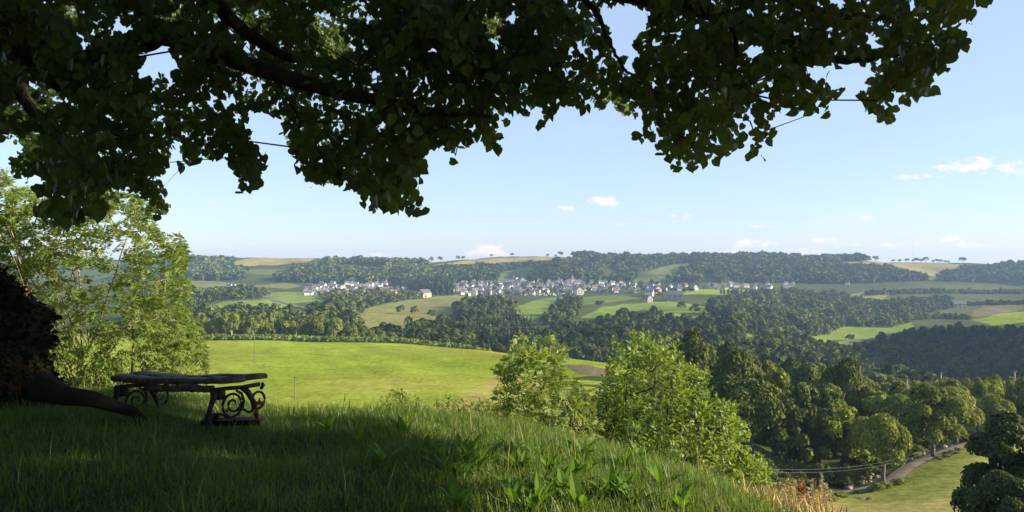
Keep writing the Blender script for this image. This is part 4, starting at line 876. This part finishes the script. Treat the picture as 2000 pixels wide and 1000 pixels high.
for pts, rad in paths:
    tu, tv = uv(pts); ins = inpoly(tu, tv, CAN)
    for h in HOLES: ins &= ~inpoly(tu, tv, h)
    if rad.max() < .019 and ins.all() and len(pts) > 3: TW.append((rad.max(), pts, rad))
TW.sort(key=lambda a: -a[0])
for _, pts, rad in TW[:90]: b = MB(); b.tube(pts-LO, rad, 4, cap=False); b.build('twig', M['bark'], lime, True)
# sprays: leaves set alternately along drooping shoots
pos, yd, nm, sz, tn = [], [], [], [], []
for i in range(NCL):
    n = rng.integers(9, 16); out = unit(np.array((rng.normal()*1.0+.25, rng.normal()*.8, -.55+rng.normal()*.35))); L = rng.uniform(.28, .5); c0 = ctr[i]-out*L*.5
    side = unit(np.cross(out, (0, 0, 1.0))); ct = rng.normal()*.12
    for j in range(n):
        s = (j+.3)/n; q = c0+out*L*s+np.array((0, 0, -.10*s*s)); sd = side*(1 if j % 2 else -1)
        dn = np.array((0, 0, -.6))+rng.normal(size=3)*.4
        pos.append(q+sd*rng.uniform(.01, .05)); yd.append(sd*.55+out*.5+dn); nm.append(np.array((0, -.9, .5))+out*.4+rng.normal(size=3)*.55); sz.append(rng.uniform(.044, .076)); tn.append(np.clip(.4+ct+rng.normal()*.15, 0, 1))
pos, yd, nm, sz, tn = map(np.array, (pos, yd, nm, sz, tn))
tipp = pos+unit(yd)*sz[:, None]*.6; uu, vv = uv(tipp); ju, jv = uu+rng.normal(size=len(uu))*5.5+vnoise(uu/16, vv/16, 81)*13+vnoise(uu/42, vv/42, 83)*16, vv+rng.normal(size=len(uu))*5.5+vnoise(uu/16, vv/16, 82)*13+vnoise(uu/42, vv/42, 84)*16; kp = inpoly(ju, jv, CAN) & (vnoise(uu/21, vv/21, 85)+.6*vnoise(uu/9, vv/9, 86) < .80+.0003*np.abs(uu-700))
for h in HOLES: kp &= ~inpoly(ju*.4+uu*.6, jv*.4+vv*.6, h)
win = np.zeros(len(kp), bool)
for a, b_, ru, rv in LIT: win |= ((uu-a)/ru)**2+((vv-b_)/rv)**2+.5*vnoise(uu/14, vv/14, 87) < .75
kp &= ~(win & (pos[:, 1] < 9.0) & (rng.uniform(size=len(kp)) < .86))
pos, yd, nm, sz, tn = [a[kp] for a in (pos, yd, nm, sz, tn)]
# the upper crown above the picture, which shades the knoll
nU = 9000; ux = rng.uniform(-15, 5, nU*4); uy = rng.uniform(-7, 14, nU*4); uz = rng.uniform(-.3, 9, nU*4)
kU = (uz > np.where(uy > -2.5, .40*np.maximum(uy, 0)+.75, -.2+.25*np.abs(uy+5.5))) & (((ux+5.5)/10.5)**2+((uy-4)/11)**2+((uz-2.5)/6.5)**2 < 1); 
kU &= uy < 8.6
ux, uy, uz = ux[kU][:nU], uy[kU][:nU], uz[kU][:nU]; n = len(ux)
pos = np.vstack([pos, np.stack([ux, uy, uz], 1)]); yd = np.vstack([yd, rng.normal(size=(n, 3))+np.array((0, 0, -.8))]); nm = np.vstack([nm, rng.normal(size=(n, 3))*.6+np.array((0, 0, 1))]); sz = np.concatenate([sz, rng.uniform(.22, .42, n)]); tn = np.concatenate([tn, rng.uniform(.2, .6, n)])
build_leaves('crown', M['lime_leaf'], pos-LO, yd, nm, sz, 'heart', tn, lime, .18, .22)
# little hanging fruit clusters with their pale bracts
fi = rng.permutation(np.nonzero(kp)[0][:0].tolist() or np.arange(len(pos)-n))[:240]; V = []
b = MB()
for i in fi:
    q = pos[i]-LO; a = q+np.array((rng.normal()*.01, rng.normal()*.01, -.025)); 
    for j in range(3):
        e_ = a+rng.normal(size=3)*.018+np.array((0, 0, -.015)); r0 = .0045
        b.add(e_+np.array([(r0,0,0),(-r0,0,0),(0,r0,0),(0,-r0,0),(0,0,r0),(0,0,-r0)]), (), [(0,2,4),(2,1,4),(1,3,4),(3,0,4),(2,0,5),(1,2,5),(3,1,5),(0,3,5)])
b.build('fruit', M['far_bark'], lime)

# neighbouring crown out of the picture to the right, whose shade lies over the knoll
nb = empty('neighbour_tree', (12.5, -.6, float(H(12.5, -.6))), 'large leafy tree standing just outside the view on the right', 'tree'); NO = np.array(nb.location)
n = 9000; a = unit(rng.normal(size=(n*3, 3)))*(rng.uniform(size=n*3)**(1/3.2))[:, None]; q = a*np.array((5.6, 8.3, 6.2))+np.array((12.5, -1.5, 6.0))
bot = 1.42+(q[:, 0]-8)*.385+.45*vnoise(q[:, 0]*.6, q[:, 1]*.8, 51)
q = q[q[:, 2] > bot][:n]; n = len(q)
build_leaves('crown', M['lime_leaf'], q-NO, rng.normal(size=(n, 3))+np.array((0, 0, -.6)), rng.normal(size=(n, 3))*.7+np.array((.5, 0, .8)), rng.uniform(.3, .5, n), 'heart', rng.uniform(.2, .7, n), nb, .18, .2)
b = MB(); b.tube([(0, 0, -.5), (.1, 0, 2), (0, .1, 5), (.2, 0, 9)], [.5, .4, .3, .1], 10, lump=.08)
for i in range(6): a = i*1.05; b.tube([(0, 0, 3+.4*i), (math.cos(a)*2, math.sin(a)*2.6, 5+.4*i), (math.cos(a)*3.6, math.sin(a)*5, 6.5+.3*i)], [.18, .11, .03], 6)
b.build('trunk', M['bark'], nb, True)

# ------------------------------------------------------------------ thickets and young trees behind the knoll
def shrub(name, label, cat, poly, d0, dep, ncl, base_pts, leafmat_, shape, lsize, bark, per, holes=(), r_tip=.004, r_max=.05, ntwig=260, compound=False, thin=None, tmean=.5, roots=None, up=.5):
    bx = np.array(base_pts[0]); e = empty(name, bx, label, cat)
    u, v = sample_poly(poly, ncl, holes)
    cu_ = np.mean([p[0] for p in poly]); hw = (max(p[0] for p in poly)-min(p[0] for p in poly))/2
    lim = np.sqrt(np.clip(1-((u-cu_)/hw)**2, .15, 1)); d = d0+rng.uniform(-1, 1, ncl)*dep*lim
    if thin is not None:
        k = rng.uniform(size=ncl) < thin(u, v); u, v, d = u[k], v[k], d[k]
    c = np.stack([(u-1000)/FPX*d, d, (500-v)/FPX*d], 1)
    paths, tips = skeleton(roots or [[q, q+np.array((0, 0, .25))] for q in map(np.array, base_pts)], c[rng.permutation(len(c))[:ntwig]], .05, .03, r_tip, 2.2, r_max, .55)
    b = MB()
    for pts, rad in paths: b.tube(pts-bx, rad, 5, cap=False)
    b.build('branches', M[bark], e, True)
    ctr_ = np.mean(c, axis=0); pos, yd, nm, sz, tn = [], [], [], [], []
    for q in c:
        o = unit(q-np.array((bx[0]*.5+ctr_[0]*.5, ctr_[1], ctr_[2]-.8))+rng.normal(size=3)*.35); ct = rng.normal()*.13
        if compound:
            for _ in range(per):
                ax = unit(o+rng.normal(size=3)*.55+np.array((0, 0, .15))); L = rng.uniform(.16, .27)*lsize/.085; sd = unit(np.cross(ax, (0, 0, 1.)+rng.normal(size=3)*.3)); nrm = np.cross(sd, ax)
                for j in range(9):
                    s = .25+.75*(j//2)/4; side = 0 if j == 8 else (1 if j % 2 else -1)
                    pos.append(q+ax*L*s+np.array((0, 0, -.25*L*s*s))); yd.append(ax*(.55 if side else 1)+sd*side+np.array((0, 0, -.35))); nm.append(nrm+rng.normal(size=3)*.25); sz.append(lsize*rng.uniform(.8, 1.2)); tn.append(ct)
        else:
            ax = unit(o+rng.normal(size=3)*.4+np.array((0, 0, up))); L = rng.uniform(.15, .32)
            for j in range(per):
                s = j/per; sd = unit(rng.normal(size=3)+ax*.5); pos.append(q+ax*L*(s-.3)+sd*.03); yd.append(sd+ax*.6+np.array((0, 0, -.2))); nm.append(np.array((0, 0, .9))+o*.8+rng.normal(size=3)*.6); sz.append(lsize*rng.uniform(.7, 1.25)); tn.append(ct+.12*s)
    pos, yd, nm, sz, tn = map(np.array, (pos, yd, nm, sz, tn)); tn = np.clip(tmean+tn+rng.normal(size=len(tn))*.14, 0, 1)
    ex = 8; uu, vv = uv(pos); kp = inpoly(uu, vv, poly) | inpoly(uu+ex, vv, poly) | inpoly(uu-ex, vv, poly) | inpoly(uu, vv+ex, poly)
    pos, yd, nm, sz, tn = [a[kp] for a in (pos, yd, nm, sz, tn)]
    build_leaves('leaves', M[leafmat_], pos-bx, yd, nm, sz, shape, tn, e, .2, .2)
    return e
ASH = [(-160,340),(0,345),(12,330),(25,380),(62,372),(110,400),(150,412),(200,378),(262,388),(285,405),(300,452),(322,470),(350,462),(362,500),(352,530),(366,560),(362,600),(388,640),(396,690),(398,745),(330,775),(230,770),(130,755),(60,745),(-160,720)]
def ash_thin(u, v): return np.clip(1-.72*np.exp(-((u-195)/85)**2-((v-560)/110)**2), .12, 1)
gz = lambda x, y: float(H(x, y))
abase = [(x, y, gz(x, y)-.1) for x, y in ((-8.3,15.0),(-8.0,14.8),(-7.8,15.2),(-8.6,15.3),(-8.1,15.5),(-7.6,14.9),(-9.0,15.0),(-9.6,15.3),(-8.4,14.6),(-7.4,15.3))]
# several stems fan out from the stool
aroots = []
for i in range(24):
    q = np.array(abase[i % 10])+np.array((rng.normal()*.12, rng.normal()*.12, 0)); tu, tv = rng.uniform(-40, 345), rng.uniform(395, 500); t = P(tu, tv+max(0, (tu-250))*.7, 15+rng.normal()*.7)
    s = np.linspace(0, 1, 14)[:, None]; bow = np.array((rng.normal()*.1, 0, .25)); aroots.append(list(q*(1-s)+t*s+bow*4*s*(1-s)*(1-s)+rng.normal(size=(14, 3))*.012))
shrub('ash_thicket', 'tall many-stemmed ash thicket in sunlight behind the left end of the bench', 'shrub', ASH, 15.0, 1.4, 2300, abase, 'ash_leaf', 'lance', .095, 'pale_bark', 3, r_tip=.0045, r_max=.034, ntwig=420, compound=True, thin=ash_thin, roots=aroots)
Y1 = [(950,800),(985,745),(970,722),(1000,692),(1003,668),(1018,662),(1032,668),(1042,695),(1056,690),(1058,660),(1068,653),(1082,660),(1078,692),(1092,684),(1115,680),(1098,712),(1092,735),(1125,748),(1150,785),(1160,815),(1175,860),(1050,880),(985,850)]
b1 = [(x, y, gz(x, y)-.05) for x, y in ((.55, 12.4), (.42, 12.3), (.75, 12.5), (.2, 12.5))]
shrub('young_ash', 'pale green young ash with drooping leaves at the rim left of the maple', 'young tree', Y1, 12.3, .7, 235, b1, 'young_leaf', 'lance', .088, 'pale_bark', 3, r_tip=.0035, r_max=.03, ntwig=150, compound=True, tmean=.55)
Y2 = [(1170,860),(1168,800),(1185,735),(1182,715),(1198,700),(1194,668),(1208,660),(1217,690),(1232,702),(1238,655),(1262,650),(1285,668),(1312,662),(1330,678),(1326,715),(1352,720),(1380,728),(1378,755),(1402,785),(1428,788),(1432,812),(1452,838),(1462,872),(1490,905),(1502,950),(1420,960),(1300,915),(1220,885)]
b2 = [(x, y, gz(x, y)-.05) for x, y in ((2.10, 13.6), (2.25, 13.7), (2.0, 13.8), (2.5, 13.8))]
shrub('young_maple', 'bright yellow-green young maple at the rim of the knoll in front of the dark wood', 'young tree', Y2, 13.6, 1.2, 640, b2, 'maple_leaf', 'oval', .085, 'bark', 15, r_tip=.004, r_max=.055, ntwig=260, tmean=.5)
Y3 = [(1090,850),(1105,790),(1140,770),(1180,760),(1215,800),(1225,880),(1150,885)]
b3 = [(1.35, 13.0, gz(1.35, 13.0))]
shrub('hazel_bush', 'mid green hazel bush between the young ash and the young maple', 'shrub', Y3, 13.2, .5, 120, b3, 'ash_leaf', 'oval', .08, 'bark', 13, ntwig=60)
Y4 = [(1120,770),(1140,745),(1170,742),(1200,760),(1200,830),(1130,830)]
for i, (u0, v0, wd, lab) in enumerate(((780, 778, 45, 'low dark bush peeping over the rim in the middle of the meadow edge'), (885, 792, 40, 'small weedy bush on the rim left of the young ash'), (945, 800, 34, 'smallest bush on the rim touching the young ash'))):
    pl = [(u0-wd, v0+35), (u0-wd*.8, v0), (u0-wd*.2, v0-12), (u0+wd*.4, v0-8), (u0+wd, v0+10), (u0+wd, v0+40)]; q = P(u0, v0+45, 12.0)
    shrub('rim_bush', lab, 'bush', pl, 11.6, .4, 46, [(q[0], 11.6, gz(q[0], 11.6))], 'ash_leaf', 'lance', .06, 'bark', 12, ntwig=24)

# ------------------------------------------------------------------ grass on the knoll
def blades(n, xr, yr, lmin, lmax, wmin, wmax, keepf=None, lean=.45, smax=2.4):
    y = np.sqrt(rng.uniform(yr[0]**2, yr[1]**2, n)); x = rng.uniform(-1, 1, n)*(y*.72+.5)
    if xr: x = rng.uniform(xr[0], xr[1], n)
    k = crest_s(x, y) < smax
    if keepf is not None: k &= rng.uniform(size=n) < keepf(x, y)
    k &= ((x+5.95)/1.15)**2+((y-7.5)/1.0)**2 > 1
    x, y = x[k], y[k]; n = len(x); z = H(x, y)-.015
    cl = .5+.5*vnoise(x*1.5, y*1.5, 61); cl2 = .5+.5*vnoise(x*4, y*4, 62)
    L = (lmin+(lmax-lmin)*rng.uniform(size=n)**1.6)*(.55+.55*cl+.25*cl2)*(.62+.38*sstep(-2.6, -.6, x)); w = rng.uniform(wmin, wmax, n)
    a = rng.uniform(0, 6.283, n); ln = np.abs(rng.normal(size=n))*lean+.08; dx, dy = np.cos(a)*ln, np.sin(a)*ln
    side = np.stack([-np.sin(a+rng.normal(size=n)*.6), np.cos(a+rng.normal(size=n)*.6), 0*a], 1)
    rows = []
    for s, ws in ((0, .7), (.4, 1.0), (.75, .7), (1.0, .08)):
        c = np.stack([x+dx*L*s*s, y+dy*L*s*s, z+L*(s-.35*ln*s*s)], 1); rows += [c-side*(w*ws/2)[:, None], c+side*(w*ws/2)[:, None]]
    V = np.stack(rows, 1); Q = (np.array([(0,1,3,2),(2,3,5,4),(4,5,7,6)])[None]+(np.arange(n)*8)[:, None, None]).reshape(-1, 4)
    t = np.clip(.42+.25*vnoise(x*.8, y*.8, 63)+rng.normal(size=n)*.2, 0, 1)
    return V.reshape(-1, 3), Q, np.repeat(t, 8)
gv, gq, gt = blades(300000, None, (2.6, 12.2), .06, .21, .004, .008)
hv, hq, ht = blades(6500, None, (2.6, 12.0), .18, .38, .006, .012, lambda x, y: .35+.65*(vnoise(x*1.2, y*1.2, 64) > .1))
g2v, g2q, g2t = blades(26000, (-6, 4), (8.3, 11.8), .10, .30, .005, .009, lambda x, y: (crest_s(x, y) > -.6)*1.0)
sv_, sq_, st_ = blades(450, None, (3.4, 11.0), .30, .58, .003, .005, None, .25)
o = link('grass', mesh_np('grass', sv_, sq_, M['straw'], tint=st_)); tag(o, 'dry straw-coloured stems scattered through the long grass', 'grass', None, 'stuff')
V = np.concatenate([gv, hv, g2v]); Q = np.concatenate([gq, hq+len(gv), g2q+len(gv)+len(hv)])
o = link('grass', mesh_np('grass', V, Q, M['grass'], tint=np.concatenate([gt, ht, g2t]))); tag(o, 'long wild grass covering the knoll', 'grass', None, 'stuff')
# broad-leaved weeds
def weed(x, y, n, L, label, group, wide=.17):
    e = empty('dock_plant', (x, y, gz(x, y)), label, 'plant', group, 0)
    a = np.arange(n)*2.4+rng.uniform(0, 6); el_ = rng.uniform(.75, 1.45, n); yd = np.stack([np.cos(a)*np.cos(el_), np.sin(a)*np.cos(el_), np.sin(el_)], 1); nm = np.stack([-np.cos(a)*np.sin(el_), -np.sin(a)*np.sin(el_), np.cos(el_)], 1)+rng.normal(size=(n, 3))*.25
    build_leaves('leaves', M['broad'], yd*.03, yd, nm, L*rng.uniform(.6, 1.15, n), 'lance', np.clip(rng.normal(size=n)*.2+.5, 0, 1), e, .3, .35)
    return e
DOCK = [(955,880,8,'left'),(1020,900,9,''),(900,870,6,''),(870,905,7,''),(930,905,7,''),(1075,905,8,''),(1145,900,6,''),(1100,955,11,''),(1180,960,7,''),(1240,970,8,''),(790,830,6,''),(640,820,6,''),(700,840,5,''),(1290,935,6,''),(1000,945,8,''),(830,865,6,''),(750,880,6,''),(1330,975,8,''),(1040,985,8,'')]+[(int(rng.uniform(830, 1330)), int(rng.uniform(865, 985)), int(rng.integers(6, 11)), '') for _ in range(26)]
for i, (u, v, n, _) in enumerate(DOCK):
    d = 4.0
    while d < 9 and (500-H((u-1000)/FPX*d, d)/d*FPX) > v+28: d += .05
    weed((u-1000)/FPX*d, d, n, rng.uniform(.17, .25), 'tuft of broad dock leaves growing in the long grass', 'dock plants in the grass')
# tall single stems
for u, v, h, lean_, lab in ((662, 845, .34, .05, 'single pale tall grass stem in the shaded grass right of the bench'), (780, 830, .30, .03, 'dark seed-headed stem near the rim in the middle'), (1125, 905, .3, -.02, 'straw-coloured stem standing above the dock leaves')):
    d = 4.0
    while d < 9 and (500-H((u-1000)/FPX*d, d)/d*FPX) > v+10: d += .05
    x = (u-1000)/FPX*d; b = MB(); b.tube([(0, 0, 0), (lean_*.5, 0, h*.6), (lean_, 0, h)], [.003, .0025, .002], 4); b.tube([(lean_, 0, h), (lean_*1.15, 0, h+.05)], [.006, .002], 5)
    tag(b.build('grass_stem', M['straw'], None, False, (x, d, gz(x, d))), lab, 'grass stem')
# dry tufts on the lime foot
q = P(28, 725, 6.05); n = 150; a = rng.uniform(0, 6.28, n); rr_ = rng.uniform(0, .16, n)
pos = np.stack([np.cos(a)*rr_*1.2, np.sin(a)*rr_*.6, rng.uniform(-.2, .06, n)], 1); yd = np.stack([rng.normal(size=n)*.5, rng.normal(size=n)*.4-.3, rng.uniform(-.2, 1, n)], 1)
o = build_leaves('dry_grass_tuft', M['rust_straw'], pos, yd, rng.normal(size=(n, 3)), rng.uniform(.05, .15, n), 'blade', rng.uniform(0, .3, n)); o.location = q; tag(o, 'tuft of rusty dry grass on the foot of the old lime', 'grass tuft')
# dead leaf by the bench leg
q = P(499, 798, 7.35); pos = np.array([(0, 0, 0), (.02, 0, .02), (.01, .01, .05), (-.01, 0, .03)])
o = build_leaves('dead_leaf', M['dead_leaf'], pos, rng.normal(size=(4, 3))+np.array((0, 0, .8)), rng.normal(size=(4, 3))+np.array((0, -1, 0)), np.full(4, .075), 'oval', np.full(4, .5)); o.location = q; tag(o, 'curled red dead leaf beside the right leg of the bench', 'leaf')

# wild flower stalks at the right rim
def stalk(u, vtop, d, kind, label, group):
    top = P(u, vtop, d); g = gz(top[0], d); h = top[2]-g; e = empty('flower_stalk' if kind != 'dry' else 'dry_stalk', (top[0], d, g), label, 'wild flower', group)
    ln = rng.normal()*.03; b = MB(); b.tube([(0, 0, -.05), (ln*.4, 0, h*.5), (ln, 0, h)], [.006, .005, .003], 5); b.build('stem', M['straw'], e)
    n = {'grey': 260, 'rust': 120, 'dry': 70, 'yellow': 40}[kind]; f = {'grey': .5, 'rust': .22, 'dry': .4, 'yellow': .1}[kind]; m = {'grey': 'grey_spike', 'rust': 'rust_leaf', 'dry': 'straw', 'yellow': 'yellow'}[kind]
    s = rng.uniform(0, 1, n); a = rng.uniform(0, 6.28, n); hh = max(.25, min(f*h, .5)); r_ = (.022 if kind == 'grey' else .04)*(1.1-s)
    pos = np.stack([ln+np.cos(a)*r_, np.sin(a)*r_, h-hh*(1-s)], 1); yd = np.stack([np.cos(a), np.sin(a), .6+0*a], 1)+rng.normal(size=(n, 3))*.3
    build_leaves('flower_seed_heads' if kind != 'dry' else 'sprays', M[m], pos, yd, rng.normal(size=(n, 3)), rng.uniform(.012, .03, n)*(1.3 if kind != 'grey' else 1), 'oval', rng.uniform(0, 1, n), e)  # rust and dry kinds carry seed heads, grey and yellow kinds flowers
stalk(1612, 925, 8.2, 'grey', 'tall woolly grey flower spike at the right end of the rim', None)
stalk(1592, 935, 8.3, 'grey', 'shorter woolly grey flower spike left of the tall one', None)
for u, v in ((1570, 938), (1578, 950), (1562, 952)): stalk(u, v, 8.1, 'rust', 'rust-red dock seed head among the dry weeds at the right rim', 'rust-red seed heads')
for i in range(34): stalk(rng.uniform(1495, 1625), rng.uniform(935, 985), rng.uniform(7.4, 8.6), 'dry', 'dry straw-coloured weed stalk at the right end of the rim', 'dry weeds at the right rim')
for i in range(8): stalk(rng.uniform(1565, 1620), rng.uniform(955, 985), rng.uniform(7.6, 8.4), 'yellow', 'small yellow flower among the dry weeds at the right rim', 'yellow flowers at the right rim')
nW = 2600; x = rng.uniform(2.3, 3.6, nW); y = rng.uniform(5.6, 8.8, nW); z = H(x, y)
o = build_leaves('undergrowth', M['straw'], np.stack([x, y, z], 1), np.stack([rng.normal(size=nW)*.5, rng.normal(size=nW)*.5, 0*x+1], 1), rng.normal(size=(nW, 3)), rng.uniform(.10, .38, nW), 'blade', rng.uniform(0, 1, nW)); tag(o, 'tangle of dry weeds on the right rim of the knoll', 'undergrowth', None, 'stuff')

# ------------------------------------------------------------------ the old bench
A, B = P(461, 742, 7.25), P(272, 742, 7.75)        # seat centre over the near and the far leg frame
zs = -1.17; A[2] = zs; B[2] = zs-.06
ax = unit(B-A); fr = unit(np.array((.80, .60, 0)))
bench = empty('garden_bench', (A+B)/2*np.array((1, 1, 0))+np.array((0, 0, gz(*((A+B)/2)[:2]))), 'old backless garden bench with scrolled iron legs and a weathered plank seat on the knoll', 'bench'); BO = np.array(bench.location)
def plank(off, w, t, ext0, ext1, mat, z0, name='seat_plank'):
    n = 26; s = np.linspace(-ext0, np.linalg.norm(B-A)+ext1, n); V = []
    for i, q in enumerate(s):
        c = A+ax*q+fr*off+np.array((0, 0, z0+.012*vnoise(q*3, off*9, 71)-.015*math.sin(q*1.6)+.035*sstep(.8, 1.6, q)*sstep(2.4, 1.7, q)))
        ww = w*(1+.06*float(vnoise(q*4, off*5, 72)))
        for a_, b_ in ((-.5, -.5), (-.5, .2), (-.42, .5), (0, .54), (.42, .5), (.5, .2), (.5, -.5)): V.append(c+fr*ww*a_+np.array((0, 0, t*b_+.004*rng.normal()))-BO)
    Q = [(i*7+j, i*7+(j+1) % 7, (i+1)*7+(j+1) % 7, (i+1)*7+j) for i in range(n-1) for j in range(7)]
    b = MB(); b.add(V, Q, [(0, j+1, j) for j in range(1, 6)]+[((n-1)*7, (n-1)*7+j, (n-1)*7+j+1) for j in range(1, 6)]); b.build(name, mat, bench, True)
plank(-.12, .17, .055, .16, .08, M['oldwood'], .01); plank(.085, .20, .05, .14, .14, M['oldwood'], .018)
plank(-.18, .03, .06, -.04, -.35, M['oldwood'], -.06, 'apron')
def spiral(cx, cz, r0, r1, a0, turns, n=26):
    t = np.linspace(0, 1, n); a = a0+turns*2*math.pi*t; r = r0+(r1-r0)*t; return [(cx+math.cos(q)*w, cz+math.sin(q)*w) for q, w in zip(a, r)]
def frame_(C):
    g = min(-.42, gz(C[0], C[1])-C[2])
    def to3(pts): return [C+fr*a*.86+np.array((0, 0, c))-BO for a, c in pts]
    b = MB(); b.tube(to3([(-.26, -.075), (-.1, -.07), (.05, -.075), (.26, -.06)]), [.022, .02, .02, .022], 7); b.box((C+fr*-.15+np.array((0, 0, -.12))-BO), (.10, .03, .10), 0, .6)
    f = b.build('leg_frame', M['iron'], bench, True)
    b = MB(); b.tube(to3([(-.24, -.07), (-.235, -.15), (-.275, -.24), (-.29, -.32), (-.285, -.40), (-.30, g-.06)]), [.034, .03, .024, .028, .026, .024], 7, lump=.12); b.build('leg', M['iron'], f, True)
    b = MB(); b.tube(to3([(.07, -.075), (.13, -.13), (.185, -.22), (.215, -.33), (.25, -.40), (.285, -.45), (.29, g-.1)]), [.03, .028, .026, .026, .024, .022, .02], 7, lump=.10); b.build('leg', M['iron'], f, True)
    b = MB()
    main = [(-.285, -.40), (-.27, -.34), (-.22, -.30), (-.16, -.305), (-.10, -.345), (-.04, -.35), (.02, -.325), (.07, -.265), (.085, -.20), (.06, -.13), (.0, -.10)]
    b.tube(to3(main), [.011]*2+[.014]*7+[.012]*2, 6, lump=.1)
    b.tube(to3(spiral(-.03, -.225, .125, .02, 4.4, -1.75)), np.linspace(.014, .011, 26), 6)
    b.tube(to3(spiral(.235, -.20, .10, .022, 4.2, 1.35)), np.linspace(.014, .010, 26), 6)
    b.tube(to3([(.07, -.28), (.14, -.32), (.20, -.305)]), [.012, .014, .012], 6); b.tube(to3([(.27, -.11), (.30, -.075), (.285, -.05)]), [.016, .02, .014], 6)
    for q in ((-.02, -.36), (.07, -.25), (-.10, -.27), (.03, -.11)): b.tube(to3([q, (q[0]+.012, q[1]-.03)]), [.016, .004], 5)
    b.build('scroll', M['iron'], f, True)
frame_(A); frame_(B)
b = MB(); q = P(450, 815, 7.3); b.box((0, 0, 0), (.55, .16, .05), 0, .1); b.box((-.2, .02, .03), (.12, .12, .07), 0, .3)
o = b.build('foot_slab', M['moss_bark'], None, False, (q[0], 7.35, gz(q[0], 7.35)+.08)); tag(o, 'half buried dark board lying under the right leg frame of the bench', 'board')

# ------------------------------------------------------------------ the air
hz = bpy.data.materials.new('haze_air'); hz.use_nodes = True; nt = hz.node_tree; nt.nodes.clear()
ho = nt.nodes.new('ShaderNodeOutputMaterial'); pv = nt.nodes.new('ShaderNodeVolumePrincipled'); pv.inputs['Color'].default_value = (.42, .63, 1.0, 1); pv.inputs['Density'].default_value = .000125; pv.inputs['Anisotropy'].default_value = .1
nt.links.new(pv.outputs[0], ho.inputs['Volume'])
b = MB(); zlo, zhi = float(min(Zt.min(), KZ.min()))-1.0, 18.0
x0, x1, y1 = float(X.min())-50, float(X.max())+50, 2600.0
b.add([(x0,-60,zlo),(x1,-60,zlo),(x1,y1,zlo),(x0,y1,zlo),(x0,-60,zhi),(x1,-60,zhi),(x1,y1,zhi),(x0,y1,zhi)], [(0,3,2,1),(4,5,6,7),(0,1,5,4),(1,2,6,5),(2,3,7,6),(3,0,4,7)])
o = b.build('haze', hz); tag(o, 'pale evening haze in the valley air', None, None, 'stuff')
